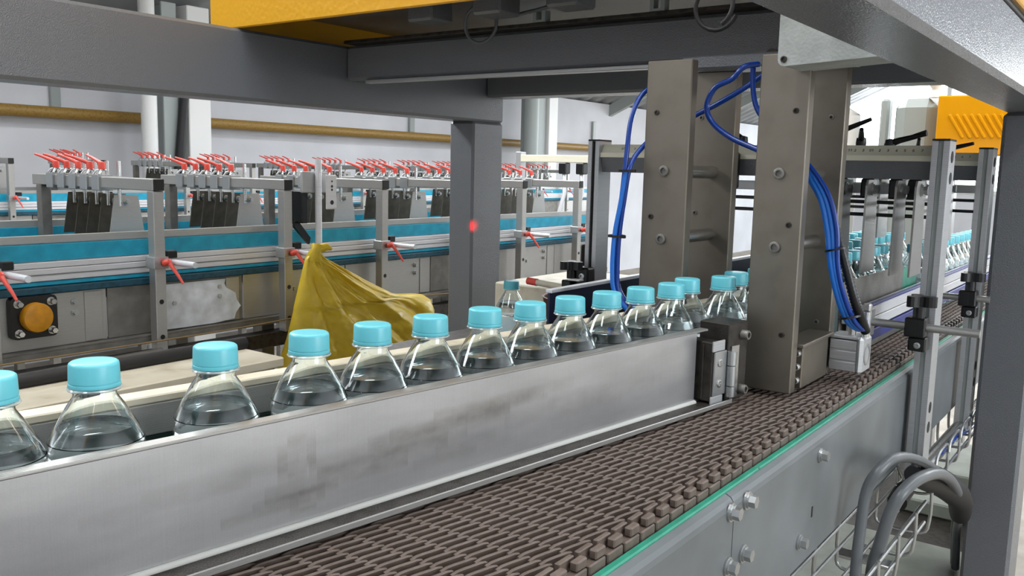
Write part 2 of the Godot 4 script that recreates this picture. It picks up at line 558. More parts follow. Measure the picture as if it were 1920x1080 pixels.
# ------------------------------------------------------------------ main conveyor
func make_belt() -> void:
	var t := thing("modular_belt", "brown plastic modular belt of wavy interlocking ribs beside green edge strip", "conveyor belt", Vector3(-0.5, -0.268, -1.2))
	# one row of the belt: ribs that step sideways half a pitch between its two hinges
	var p := 0.0254
	var d := 0.0092
	var s := nst()
	var x := -0.735
	var stations := [-0.62, -0.40, -0.22, -0.08, 0.06, 0.20, 0.40, 0.62]
	while x < -0.3125:
		var prev := []
		for z in stations:
			var off: float = -d * (0.40 * z + 0.10 * (smoothstep(-0.3, 0.3, z) - 0.5))
			var hw := 0.0013
			var top := -0.268 - 0.0012 * smoothstep(0.45, 0.62, absf(z))
			var c := x + off
			var ring := [Vector3(c - hw, -0.284, z * p), Vector3(c - hw, top - 0.0008, z * p), Vector3(c - hw * 0.5, top, z * p), Vector3(c + hw * 0.5, top, z * p), Vector3(c + hw, top - 0.0008, z * p), Vector3(c + hw, -0.284, z * p)]
			if prev.size() > 0:
				for k in 5:
					var n: Vector3 = [Vector3(-1, 0, 0), Vector3(-0.7, 0.7, 0), Vector3(0, 1, 0), Vector3(0.7, 0.7, 0), Vector3(1, 0, 0)][k]
					quad(s, prev[k], prev[k + 1], ring[k + 1], ring[k], n)
			else:
				quad(s, ring[0], ring[1], ring[4], ring[5], Vector3(0, 0, -1))
				quad(s, ring[1], ring[2], ring[3], ring[4], Vector3(0, 0, -1))
			prev = ring
		quad(s, prev[0], prev[1], prev[4], prev[5], Vector3(0, 0, 1))
		quad(s, prev[1], prev[2], prev[3], prev[4], Vector3(0, 0, 1))
		x += d
	# cross bar that ties the ribs together, below their tops
	bx(s, -0.738, -0.306, -0.2840, -0.2790, -p * 0.14, p * 0.14)
	# edge link: a short block on top of a longer one
	bx(s, -0.3095, -0.3015, -0.2860, -0.2752, -p * 0.46, p * 0.42, 0.0010)
	bx(s, -0.3085, -0.3020, -0.2746, -0.2672, -p * 0.48, p * 0.06, 0.0011)
	bx(s, -0.3145, -0.3102, -0.2750, -0.2668, -p * 0.30, p * 0.46, 0.0008)
	var row := s.commit()
	for k in 118:
		part("belt_row", row, M.belt_plastic, t, Transform3D(Basis(), Vector3(0.5, 0.268, 0.19 - k * p + 1.2)))

func make_conveyor() -> void:
	var t := thing("conveyor", "grey painted conveyor frame with bolted side panels under the brown belt", "conveyor", Vector3(-0.5, -EYE, -1.2))
	obj("slider_bed", b1(-0.741, -0.2925, -0.346, -0.341, 0.3, -2.9), M.stainless_dull, t)
	var g := obj("wear_strip", b1(-0.3008, -0.2937, -0.2993, -0.2814, 0.3, -0.8105, 0.0012), M.green_strip, t)
	g.set_meta("label", "green plastic wear strip")
	obj("wear_strip", b1(-0.3008, -0.2937, -0.2993, -0.2814, -0.812, -2.9, 0.0012), M.green_strip, t)
	var bolt := hex_bolt(0.0060, 0.0062)
	var panels := [[0.30, -0.7285], [-0.7300, -1.50], [-1.5015, -2.22], [-2.2215, -2.9]]
	var bolts := [[[-0.704, -0.289], [-0.703, -0.338]], [[-0.740, -0.289], [-0.737, -0.338], [-0.949, -0.300], [-0.896, -0.381], [-1.438, -0.289], [-1.438, -0.338]], [[-1.484, -0.289], [-1.484, -0.338], [-1.80, -0.300], [-2.12, -0.289], [-2.12, -0.338]], [[-2.19, -0.289], [-2.19, -0.338]]]
	for i in panels.size():
		var s := nst()
		var z0: float = panels[i][0]
		var z1: float = panels[i][1]
		# folded sheet: top flange, rounded bend, face, bottom flange
		var pr := [Vector2(-0.287, -0.2765), Vector2(-0.2855, -0.2770), Vector2(-0.2815, -0.2790), Vector2(-0.2790, -0.2825), Vector2(-0.2780, -0.2870), Vector2(-0.2780, -0.410), Vector2(-0.2805, -0.413), Vector2(-0.315, -0.413), Vector2(-0.315, -0.410), Vector2(-0.2815, -0.410), Vector2(-0.2815, -0.2880), Vector2(-0.2835, -0.2815), Vector2(-0.2870, -0.2795)]
		prism(s, pr, z1 - z0, Transform3D(Basis(Vector3(1.025, 0, 0), Vector3(0, 1.025, 0), Vector3(0, 0, 1)), Vector3(0, 0, z0)))
		var pn := obj("side_panel", s, M.panel_paint, t)
		for b in bolts[i]:
			part("bolt", bolt, M.zinc, pn, Transform3D(Basis(Vector3.UP, PI / 2) * Basis(Vector3.BACK, b[0] * 37.0), Vector3(-0.2849, b[1] * 1.025, b[0] * 1.025)))
		if i == 1:
			part("slot_hole", b1(-0.0002, 0.0006, -0.006, 0.006, -0.0018, 0.0018), M.slot_black, pn, Transform3D(Basis(), Vector3(-0.285, -0.369, -0.958)))
	obj("far_side_panel", b1(-0.748, -0.742, -0.413, -0.27, 0.3, -2.9, 0.001), M.panel_paint, t)
	for z in [0.1, -2.82]:
		for x in [-0.72, -0.33]:
			obj("leg", b1(x - 0.02, x + 0.02, -EYE, -0.412, z - 0.02, z + 0.02, 0.003), M.panel_paint, t)
		obj("cross_member", b1(-0.70, -0.35, -0.45, -0.412, z - 0.015, z + 0.015, 0.002), M.panel_paint, t)
	for z in [-0.55, -1.25, -2.5]:
		obj("cross_member", b1(-0.742, -0.2895, -0.37, -0.3465, z - 0.02, z + 0.02, 0.002), M.dark_steel, t)

func make_guides() -> void:
	# hinged guide along the near side of the bottle lane; coordinates across, up and back along the lane
	var t := thing("guide_wall", "brushed stainless guide wall with smudges hinged beside the bottle row", "guide wall", Vector3(-0.47, -0.27, -0.5))
	var s := nst()
	var z0 := 0.12
	var z1 := -0.858
	s.set_uv(Vector2.ZERO)
	# face sheet with its own coordinates
	var f := SurfaceTool.new()
	f.begin(Mesh.PRIMITIVE_TRIANGLES)
	for q in [[0, 0], [1, 1], [1, 0], [0, 0], [0, 1], [1, 1]]:
		f.set_normal(Vector3(1, 0, 0))
		f.set_uv(Vector2(q[0], 1.0 - q[1]))
		f.add_vertex(Vector3(-0.5348, -0.2605 + 0.0805 * q[1], lerpf(z0, z1, q[0])))
	obj("face_sheet", f, M.guide_sheet, t, LF)
	obj("core", b1(-0.5435, -0.5350, -0.262, -0.1795, z0, z1), M.stainless, t, LF)
	obj("top_lip", b1(-0.5455, -0.5335, -0.1800, -0.1775, z0, z1 - 0.022, 0.0008), M.stainless, t, LF)
	obj("ledge", b1(-0.5350, -0.5125, -0.2635, -0.2610, z0, z1 - 0.045, 0.0006), M.dark_steel, t, LF)
	obj("ledge_edge", b1(-0.5128, -0.5110, -0.2645, -0.2595, z0, z1 - 0.045, 0.0005), M.stainless, t, LF)
	obj("weld_bead", t1([Vector3(-0.5338, -0.2605, z0), Vector3(-0.5338, -0.2605, z1)], 0.0030, 8), M.sealant, t, LF)
	# end block with the hinge
	obj("end_block", b1(-0.5520, -0.5180, -0.2590, -0.1900, -0.866, -0.886, 0.0012), M.dark_steel, t, LF)
	obj("weld_seam", t1([Vector3(-0.5300, -0.256, -0.8655), Vector3(-0.5300, -0.193, -0.8655)], 0.0013, 8), M.dark_steel, t, LF)
	var h := obj("hinge", b1(-0.5180, -0.5155, -0.2520, -0.2010, -0.868, -0.893, 0.0006), M.zinc, t, LF)
	h.set_meta("label", "zinc hinge with countersunk screws")
	for y in [-0.2145, -0.2385]:
		obj("screw", socket_screw(0.0045, 0.0012), M.bright_steel, h, LF * Transform3D(Basis(Vector3.UP, PI / 2), Vector3(-0.5157, y, -0.879)))
	var seat := nst()
	bx(seat, -0.5182, -0.5160, -0.2005, -0.1885, -0.864, -0.889, 0.0006)
	bx(seat, -0.5182, -0.5160, -0.2630, -0.2525, -0.864, -0.889, 0.0006)
	obj("hinge_seat", seat, M.aluminium, t, LF)
	var barrel := nst()
	for seg in [[-0.2560, -0.2440], [-0.2430, -0.2200], [-0.2190, -0.2030]]:
		tube(barrel, [Vector3(-0.5130, seg[0], -0.899), Vector3(-0.5130, seg[1], -0.899)], 0.0058, 16)
	obj("hinge_barrel", barrel, M.zinc, t, LF)
	obj("hinge_leaf", b1(-0.5165, -0.5140, -0.2600, -0.1975, -0.902, -0.918, 0.0005), M.bright_steel, t, LF)
	obj("bracket", b1(-0.5560, -0.5165, -0.2630, -0.1720, -0.897, -0.940, 0.0012), M.dark_steel, t, LF)
	for y in [-0.187, -0.252]:
		obj("bracket_bolt", socket_screw(0.0058, 0.009), M.stainless_dull, t, LF * Transform3D(Basis(Vector3.UP, PI / 2), Vector3(-0.5166, y, -0.927)))
	# far side of the lane
	var b := thing("back_guide", "cream capped guide rail behind the bottle row", "guide rail", Vector3(-0.57, -0.27, -0.45))
	obj("cap_strip", b1(-0.6420, -0.6235, -0.1760, -0.1700, 0.14, -1.18, 0.001), M.cream, b, LF)
	obj("rail_face", b1(-0.6370, -0.6240, -0.2000, -0.1762, 0.14, -1.18, 0.001), M.stainless, b, LF)
	obj("wear_board", b1(-0.6420, -0.6250, -0.2640, -0.2002, 0.14, -1.18, 0.001), M.green_dark, b, LF)

# ------------------------------------------------------------------ bottles
func make_bottles() -> void:
	var lab := "clear water bottle with sky-blue cap in the single row behind the guide wall"
	var t := thing("water_bottle", lab, "bottle", Vector3(-0.5508, -0.268, -0.2296), "bottles in the single row behind the guide wall")
	var low := [Vector2(0, 0.0015), Vector2(0.020, 0.0008), Vector2(0.0272, 0.0003), Vector2(0.0297, 0.004), Vector2(0.0299, 0.012), Vector2(0.0299, 0.074), Vector2(0.0292, 0.0765), Vector2(0.0299, 0.079), Vector2(0.0299, 0.0840), Vector2(0.0292, 0.0890)]
	var top := [Vector2(0.0281, 0.0895), Vector2(0.0291, 0.0892), Vector2(0.0262, 0.0955), Vector2(0.0174, 0.1112), Vector2(0.0144, 0.1158), Vector2(0.0131, 0.1180), Vector2(0.0129, 0.1290), Vector2(0.0122, 0.129), Vector2(0.0124, 0.1180), Vector2(0.0137, 0.1154), Vector2(0.0166, 0.1108), Vector2(0.0254, 0.0951), Vector2(0.0281, 0.0895)]
	part("bottle_body", lathe(nst(), low, 40), M.bottle_clear, t).set_meta("label", "clear plastic bottle body")
	part("shoulder", lathe(nst(), top, 40), M.bottle_glass, t)
	part("water", lathe(nst(), [Vector2(0, 0.070), Vector2(0.0285, 0.070), Vector2(0.0290, 0.0850), Vector2(0.0276, 0.0893), Vector2(0.0235, 0.0975), Vector2(0.0, 0.0975)], 40), M.bottle_water, t)
	var s := nst()
	s = nst()
	for k in 36:
		var a0 := TAU * k / 36
		var a1 := TAU * (k + 1) / 36
		var r := 0.03005
		var d0 := Vector3(cos(a0), 0, sin(a0))
		var d1 := Vector3(cos(a1), 0, sin(a1))
		quad(s, d0 * r + Vector3(0, 0.008, 0), d1 * r + Vector3(0, 0.008, 0), d1 * r + Vector3(0, 0.072, 0), d0 * r + Vector3(0, 0.072, 0), (d0 + d1).normalized())
	part("label_band", s, M.label_teal, t)
	part("neck_ring", lathe(nst(), [Vector2(0.0131, 0.1213), Vector2(0.0160, 0.1218), Vector2(0.0168, 0.1227), Vector2(0.0160, 0.1236), Vector2(0.0131, 0.1238)], 36), M.ring_clear, t)
	s = nst()
	lathe(s, [Vector2(0.0131, 0.1240), Vector2(0.0156, 0.1240), Vector2(0.0158, 0.1246), Vector2(0.0156, 0.1262), Vector2(0.0151, 0.1265), Vector2(0.0151, 0.1269), Vector2(0.0155, 0.1272), Vector2(0.0151, 0.1378), Vector2(0.0148, 0.1390), Vector2(0.0138, 0.1398), Vector2(0.0122, 0.1400), Vector2(0.0, 0.1400)], 48)
	part("cap", s, M.cap_blue, t)
	var q := [[-0.5428, -0.2894], [-0.5317, -0.3717], [-0.5214, -0.448], [-0.5134, -0.5078], [-0.5051, -0.5695], [-0.4969, -0.6356], [-0.4882, -0.6953], [-0.4806, -0.755], [-0.4725, -0.8147], [-0.4641, -0.8743], [-0.4561, -0.9339], [-0.4642, -0.9934], [-0.4407, -1.0487], [-0.4488, -1.1081], [-0.4408, -1.1677], [-0.437, -1.2279], [-0.437, -1.2882]]
	var nth := ["first", "second", "third", "fourth", "fifth", "sixth", "seventh", "eighth", "ninth", "tenth", "eleventh", "twelfth"]
	tag(t, "clear water bottle with sky-blue cap behind the guide wall, twelfth counted from the hinge", "bottle")
	for i in q.size():
		var c := dup(t, Vector3(q[i][0], -0.268, q[i][1]), i * 0.7)
		tag(c, "clear water bottle with sky-blue cap behind the guide wall, %s counted from the hinge" % nth[10 - i] if i < 11 else "clear water bottle with sky-blue cap between the steel columns, %s past the hinge" % nth[i - 11], "bottle")
	var lab2 := "clear water bottle with sky-blue cap in the short row"
	for i in 5:
		var c := dup(t, Vector3(-0.437, -0.268, -1.54 - i * 0.0605), i * 0.9)
		tag(c, "%s, %s from the columns" % [lab2, nth[i]], "bottle", "bottles in the short row behind the steel columns")
	var lab3 := "clear water bottle with sky-blue cap in the crowd between divider plates"
	for i in 34:
		var row := i % 3
		var c := dup(t, Vector3([-0.389, -0.510, -0.573][row] + 0.0, -0.268, [-1.85, -1.62, -1.70][row] - (i / 3) * (0.0606 if row == 0 else 0.0615)), i * 1.1)
		tag(c, lab3, "bottle", "bottles crowded between the divider plates")
	# a stray bottle lying in the clutter beside the brown bin
	var o := dup(t, Vector3(-1.03, -0.36, -1.40), 0.3)
	tag(o, "clear water bottle standing alone beside the brown bin", "bottle")

# ------------------------------------------------------------------ lifting head over the lane
func make_columns() -> void:
	var scr := socket_screw(0.0068, 0.0035)
	var small := socket_screw(0.0034, 0.002)
	for side in 2:
		var xa: float = [-0.556, -0.405][side]
		var xb: float = [-0.4935, -0.3455][side]
		var t := thing("lifting_column", ["pair of upright steel plates joined by rods on the bin side of bottle row", "pair of upright steel plates joined by rods next to the hinge"][side], "column", Vector3((xa + xb) * 0.5, -0.26, -1.12))
		var fp := obj("front_plate", b1(xa, xb, -0.2625, 0.140, -1.04, -1.0575, 0.0012), M.plate_steel, t)
		var bp := obj("back_plate", b1(xa, xb, -0.2625, 0.140, -1.184, -1.202, 0.0012), M.plate_steel, t)
		for y in [0.001, -0.0865]:
			obj("spacer_rod", t1([Vector3((xa + xb) * 0.5, y, -1.056), Vector3((xa + xb) * 0.5, y, -1.186)], 0.009, 20), M.bright_steel, t)
			var sx: float = [-0.526, -0.375][side]
			part("screw", scr, M.stainless_dull, fp, Transform3D(Basis(), Vector3(sx, y, -1.0400)))
		for q in [[[-0.540, 0.075], [-0.542, -0.058]], [[-0.360, 0.074], [-0.360, -0.059], [-0.360, -0.191]]][side]:
			part("set_screw", small, M.dark_steel, fp, Transform3D(Basis(), Vector3(q[0], q[1], -1.0402)))
		for q in [[[-0.544, 0.077], [-0.547, -0.057]], [[-0.363, 0.075], [-0.364, -0.194]]][side]:
			part("set_screw", small, M.stainless_dull, bp, Transform3D(Basis(), Vector3(q[0], q[1], -1.1842)))
	# photo sensor whose red beam falls on the far frame leg
	var ps := thing("photo_sensor", "small black photo sensor behind the plates on the bin side", "sensor", Vector3(-0.570, -0.10, -1.19))
	obj("sensor_body", b1(-0.580, -0.5565, -0.105, -0.075, -1.185, -1.200, 0.002), M.black_plastic, ps)
	var sp := SpotLight3D.new()
	sp.name = "sensor_beam"
	sp.light_color = Color(1.0, 0.08, 0.10)
	sp.light_energy = 14.0
	sp.spot_angle = 0.75
	sp.spot_range = 4.0
	sp.light_size = 0.004
	sp.shadow_enabled = true
	add_child(sp)
	sp.look_at_from_position(Vector3(-0.584, EYE - 0.090, -1.192), Vector3(-1.42, EYE - 0.148, -1.765))
	# what the plates hang from
	var c := thing("lift_carriage", "dark grey carriage beam that the steel plates hang from", "carriage", Vector3(-0.45, 0.142, -1.12))
	obj("carriage_body", b1(-0.562, -0.338, 0.1405, 0.158, -1.150, -1.215, 0.002), M.frame_paint, c)
	obj("guide_bar", t1([Vector3(-0.45, 0.1580, -1.19), Vector3(-0.45, 0.1600, -1.40)], 0.010, 12), M.dark_steel, c)
	# clamp block and compact air cylinder at the foot of the near column
	var a := thing("air_cylinder", "compact square aluminium air cylinder on a steel block at belt level", "cylinder", Vector3(-0.335, -0.262, -1.17))
	obj("mount_block", b1(-0.364, -0.343, -0.2610, -0.2080, -1.072, -1.172, 0.0012), M.plate_steel, a)
	obj("front_bar", b1(-0.372, -0.3555, -0.2600, -0.2085, -1.0595, -1.072, 0.001), M.aluminium, a)
	for y in [-0.217, -0.234, -0.251]:
		obj("cap_screw", socket_screw(0.0042, 0.007), M.stainless, a, WF * Transform3D(Basis(), Vector3(-0.349, y, -1.072)))
	obj("top_plate", b1(-0.372, -0.338, -0.2078, -0.2035, -1.058, -1.180, 0.0008), M.plate_steel, a)
	var s := nst()
	# grooved extruded body: three ridges with dark grooves between
	for k in 3:
		var y0: float = -0.2535 + k * 0.0142
		bx(s, -0.3425, -0.3085, y0, y0 + 0.0125, -1.1775, -1.2175, 0.001)
	bx(s, -0.3425, -0.3085, -0.2530, -0.2125, -1.1790, -1.2160)
	obj("body", s, M.aluminium, a)
	obj("top_rail", b1(-0.3425, -0.3060, -0.2108, -0.2070, -1.1775, -1.2175, 0.0008), M.aluminium, a)
	var ec := obj("end_cap", b1(-0.3085, -0.3000, -0.2560, -0.2065, -1.1755, -1.2195, 0.004), M.aluminium, a)
	part("bore_ring", lathe(nst(), [Vector2(0.0105, 0), Vector2(0.0145, 0), Vector2(0.0145, 0.001), Vector2(0.0105, 0.001), Vector2(0.0105, 0)], 24, aim_y(Vector3.ZERO, Vector3.RIGHT)), M.zinc, ec, Transform3D(Basis(), Vector3(-0.3001, -0.231, -1.1975)))
	obj("fitting", tube(t1([Vector3(-0.318, -0.207, -1.19), Vector3(-0.318, -0.196, -1.19)], 0.0055, 14), [Vector3(-0.302, -0.207, -1.19), Vector3(-0.302, -0.180, -1.19), Vector3(-0.302, -0.174, -1.19)], 0.0048, 14), M.bright_steel, a)
	obj("valve_knob", b1(-0.3075, -0.2965, -0.1735, -0.163, -1.185, -1.196, 0.002), M.bright_steel, a)

func hose(called: String, label: String, cat: String, pts: Array, r: float, m: Material) -> Node3D:
	var o := obj(called, t1(smooth(pts), r, 12), m)
	return tag(o, label, cat)

func make_hoses() -> void:
	hose("air_hose", "dark blue air hose arching out beside the plate top, outermost of its bundle", "hose", [Vector3(-0.520, 0.121, -1.10), Vector3(-0.553, 0.114, -1.078), Vector3(-0.566, 0.101, -1.05), Vector3(-0.571, 0.068, -1.03), Vector3(-0.571, 0.014, -1.02), Vector3(-0.576, -0.041, -1.02), Vector3(-0.582, -0.083, -1.02), Vector3(-0.584, -0.126, -1.02), Vector3(-0.580, -0.158, -1.02), Vector3(-0.564, -0.182, -1.025), Vector3(-0.54, -0.20, -1.03)], 0.0032, M.hose_blue)
	hose("air_hose", "blue air hose curving out from behind the plate into the tied bundle", "hose", [Vector3(-0.515, 0.068, -1.10), Vector3(-0.551, 0.053, -1.078), Vector3(-0.5625, 0.030, -1.045), Vector3(-0.5655, 0.006, -1.022), Vector3(-0.5700, -0.034, -1.018), Vector3(-0.5755, -0.083, -1.018), Vector3(-0.5765, -0.130, -1.018), Vector3(-0.5730, -0.160, -1.018), Vector3(-0.558, -0.185, -1.025), Vector3(-0.535, -0.20, -1.03)], 0.0032, M.hose_blue)
	for k in 2:
		hose("air_hose", ["lighter blue air hose running down the middle of the tied bundle", "lighter blue air hose at the back of the tied bundle"][k], "hose", [Vector3(-0.566 - k * 0.004, 0.0, -1.012 - k * 0.014), Vector3(-0.572 - k * 0.003, -0.041, -1.012 - k * 0.014), Vector3(-0.5785 - k * 0.002, -0.083, -1.011 - k * 0.014), Vector3(-0.580 - k * 0.001, -0.128, -1.011 - k * 0.014), Vector3(-0.575, -0.160, -1.012 - k * 0.014), Vector3(-0.553, -0.187, -1.02 - k * 0.014), Vector3(-0.53, -0.205, -1.03 - k * 0.01)], 0.003, M.hose_light_blue if k == 0 else M.hose_blue)
	for q in [[-0.5685, 0.0, "upper"], [-0.5795, -0.085, "lower"]]:
		var s := nst()
		lathe(s, [Vector2(0.0098, -0.0015), Vector2(0.0115, -0.0015), Vector2(0.0115, 0.0015), Vector2(0.0098, 0.0015), Vector2(0.0098, -0.0015)], 16)
		box(s, Vector3(0.012, 0, 0.005), Vector3(0.008, 0.004, 0.004), 0.0005)
		tag(obj("cable_tie", s, M.black_plastic, self, WF * Transform3D(Basis(), Vector3(q[0], q[1], -1.018))), "black cable tie round the blue hoses, the %s of two" % q[2], "cable tie")
	hose("air_hose", "blue air hose looping between the two columns", "hose", [Vector3(-0.440, 0.139, -1.12), Vector3(-0.451, 0.134, -1.10), Vector3(-0.466, 0.120, -1.10), Vector3(-0.489, 0.109, -1.10), Vector3(-0.499, 0.086, -1.10), Vector3(-0.490, 0.065, -1.10), Vector3(-0.464, 0.046, -1.10), Vector3(-0.431, 0.032, -1.10), Vector3(-0.40, 0.02, -1.10)], 0.0036, M.hose_blue)
	hose("air_hose", "blue air hose slanting up under the carriage behind the loop", "hose", [Vector3(-0.545, 0.075, -1.15), Vector3(-0.50, 0.093, -1.14), Vector3(-0.46, 0.115, -1.14), Vector3(-0.425, 0.139, -1.14)], 0.0036, M.hose_blue)
	hose("air_hose", "short blue air hose hanging close behind the near column", "hose", [Vector3(-0.447, 0.140, -1.12), Vector3(-0.445, 0.106, -1.12), Vector3(-0.436, 0.079, -1.12), Vector3(-0.41, 0.05, -1.12)], 0.0034, M.hose_blue)
	for k in 3:
		var dx := k * 0.0055
		hose("air_hose", ["bright blue air hose bending into the air cylinder fitting", "bright blue air hose beside the black corrugated conduit", "bright blue air hose between its two neighbours by the near column"][k], "hose", [Vector3(-0.372 + dx * 0.4, 0.022, -1.10 + k * 0.004), Vector3(-0.355 + dx, -0.004, -1.09), Vector3(-0.339 + dx, -0.029, -1.088), Vector3(-0.329 + dx, -0.064, -1.088), Vector3(-0.322 + dx * 0.7, -0.109, -1.09), Vector3(-0.314 + dx * 0.7, -0.147, -1.10), Vector3(-0.306 + dx * 0.8, -0.178, -1.12), Vector3(-0.298 + dx * 0.6, -0.191, -1.15), Vector3(-0.304 + dx * 0.2, -0.188 + k * 0.002, -1.185)], 0.0032 if k else 0.0040, [M.hose_light_blue, M.hose_light_blue, M.hose_blue][k])
	# corrugated conduit
	var pts := smooth([Vector3(-0.339, -0.030, -1.110), Vector3(-0.322, -0.071, -1.105), Vector3(-0.309, -0.109, -1.105), Vector3(-0.298, -0.147, -1.11), Vector3(-0.292, -0.173, -1.125), Vector3(-0.292, -0.192, -1.15)], 16)
	var rr := []
	for i in pts.size():
		rr.append(0.0062 if i % 2 == 0 else 0.0050)
	tag(obj("corrugated_conduit", t1(pts, rr, 12), M.black_plastic), "black corrugated cable conduit along the bright blue hoses", "conduit")
	var tie := nst()
	lathe(tie, [Vector2(0.0125, -0.0012), Vector2(0.014, -0.0012), Vector2(0.014, 0.0012), Vector2(0.0125, 0.0012), Vector2(0.0125, -0.0012)], 16)
	for q in [[-0.318, -0.088, -1.094, "middle"], [-0.303, -0.172, -1.117, "foot"]]:
		tag(obj("cable_tie", tie, M.black_plastic, self, WF * Transform3D(Basis(Vector3.BACK, 0.25), Vector3(q[0], q[1], q[2]))), "black cable tie holding conduit and bright blue hoses at their %s" % q[3], "cable tie")

# ------------------------------------------------------------------ overhead frame
func make_frame() -> void:
	var t := thing("machine_support", "dark grey textured steel frame of heavy tubes standing over the conveyor", "frame", Vector3(-0.8, -EYE, -1.0))
	var r := 0.006
	obj("far_beam", b1(-1.50, -1.42, 0.115, 0.246, 0.7, -1.88, r), M.frame_paint, t)
	obj("near_beam", b1(-0.246, -0.168, 0.115, 0.200, 0.45, -1.88, r), M.frame_paint, t)
	obj("far_leg", b1(-1.50, -1.4205, -EYE + 0.012, 0.1148, -1.755, -1.88, r), M.frame_paint, t)
	obj("near_leg", b1(-0.246, -0.168, -EYE + 0.012, 0.1148, -1.755, -1.88, r), M.frame_paint, t)
	obj("far_leg", b1(-1.50, -1.4205, -EYE + 0.012, 0.1148, 0.7, 0.575, r), M.frame_paint, t)
	obj("near_leg", b1(-0.246, -0.168, -EYE + 0.012, 0.1148, 0.45, 0.37, r), M.frame_paint, t)
	for q in [[-1.46, -1.82], [-0.207, -1.82], [-1.46, 0.64], [-0.207, 0.41]]:
		obj("foot_plate", b1(q[0] - 0.08, q[0] + 0.08, -EYE, -EYE + 0.0118, q[1] - 0.09, q[1] + 0.09, 0.002), M.frame_paint, t)
	obj("cross_beam", b1(-1.4195, -0.2465, 0.1735, 0.245, -1.325, -1.405, r), M.frame_paint, t)
	obj("rear_cross_beam", b1(-1.4195, -0.2465, 0.176, 0.245, -1.80, -1.88, r), M.frame_paint, t)
	obj("edge_profile", b1(-1.36, -0.60, 0.1665, 0.1733, -1.322, -1.340, 0.001), M.aluminium, t)
	obj("edge_profile", b1(-0.50, -0.46, 0.1665, 0.1733, -1.322, -1.340, 0.001), M.aluminium, t)
	obj("mounting_flange", b1(-1.40, -0.27, 0.2455, 0.252, -1.30, -1.42, 0.001), M.dark_steel, t)
	# housing on top of the frame, open below
	var h := thing("machine_housing", "yellow sheet-metal housing sitting on the dark grey frame", "housing", Vector3(-0.85, 0.247, -1.5))
	obj("front_panel", b1(-1.51, -0.20, 0.247, 0.95, -1.060, -1.068, 0.002), M.yellow_paint, h)
	obj("side_panel", b1(-1.51, -1.502, 0.247, 0.95, -1.0685, -2.05, 0.002), M.yellow_paint, h)
	obj("side_panel", b1(-0.205, -0.197, 0.247, 0.95, -1.0685, -2.05, 0.002), M.yellow_paint, h)
	obj("rear_panel", b1(-1.50, -0.206, 0.247, 0.95, -2.042, -2.05, 0.002), M.yellow_paint, h)
	obj("top_panel", b1(-1.51, -0.197, 0.9505, 0.96, -1.06, -2.05, 0.002), M.yellow_paint, h)
	obj("inner_tray", b1(-1.50, -0.206, 0.30, 0.306, -1.07, -2.04), M.frame_paint, h)
	for x in [-1.1, -0.95, -0.80]:
		obj("valve_block", b1(x - 0.03, x + 0.03, 0.255, 0.2995, -1.20, -1.26, 0.004), M.frame_paint, h)
	# light edge trim and guard above the near beam
	var g := thing("near_guard", "tan guard panel with black edge seal above the near frame beam", "guard", Vector3(-0.2, 0.2, -0.6))
	obj("edge_seal", b1(-0.185, -0.171, 0.2005, 0.2055, 0.4, -1.85, 0.001), M.black_rubber, g)
	obj("guard_panel", b1(-0.187, -0.180, 0.206, 0.32, 0.4, -1.05, 0.001), M.yellow_paint, g)
	# junction box
	var j := thing("junction_box", "pale grey junction box with rounded corners under the near frame beam", "junction box", Vector3(-0.30, 0.118, -1.03))
	var s := nst()
	var c := []
	for k in 4:
		var cc: Vector2 = [Vector2(-0.249, 0.126), Vector2(-0.249, 0.195), Vector2(-0.357, 0.195), Vector2(-0.357, 0.126)][k]
		for a in 4:
			var an: float = -PI / 2 + k * PI / 2 + a * PI / 6
			c.append(cc + Vector2(cos(an), sin(an)) * 0.0075 * (0.2 if k < 2 else 1.0))
	prism(s, c, -0.052, Transform3D(Basis(), Vector3(0, 0, -0.996)))
	obj("body", s, M.box_paint, j)
	s = nst()
	prism(s, c, -0.012, Transform3D(Basis(), Vector3(0, 0, -0.983)))
	obj("lid", s, M.box_paint, j)
	obj("lid_screw", socket_screw(0.0036, 0.002), M.dark_steel, j, WF * Transform3D(Basis(), Vector3(-0.3575, 0.126, -0.983)))
	# cable loops tied to the inside of the housing
	var loop := []
	for k in 26:
		var a := k * 0.3 + 0.8
		loop.append(Vector3(-1.008 + cos(a) * 0.030, 0.248 + sin(a) * 0.030, -1.245 - k * 0.0012))
	loop.append(Vector3(-0.94, 0.262, -1.27))
	loop.append(Vector3(-0.86, 0.275, -1.28))
	tag(obj("signal_cable", t1(smooth(loop, 2), 0.0032, 8), M.cable_grey), "grey cable coiled in a loop below the housing", "cable")
	loop = []
	for k in 24:
		var a := k * 0.3 - 1.0
		loop.append(Vector3(-0.470 + cos(a) * 0.026, 0.200 + sin(a) * 0.026, -1.035 - k * 0.0008))
	tag(obj("signal_cable", t1(loop, 0.0028, 8), M.black_rubber), "black cable coiled in a small loop near the junction box", "cable")
	for k in 2:
		var cl := nst()
		var x: float = [-0.912, -0.684][k]
		bx(cl, x - 0.013, x + 0.013, 0.2525, 0.2565, -1.302, -1.318)
		bx(cl, x - 0.013, x - 0.006, 0.2565, 0.272, -1.302, -1.318)
		bx(cl, x + 0.006, x + 0.013, 0.2565, 0.272, -1.302, -1.318)
		tag(obj("cable_clip", cl, M.grey_green), "pale cable clip on the cross beam, %s the coiled grey cable" % ["closer to", "farther from"][k], "clip")

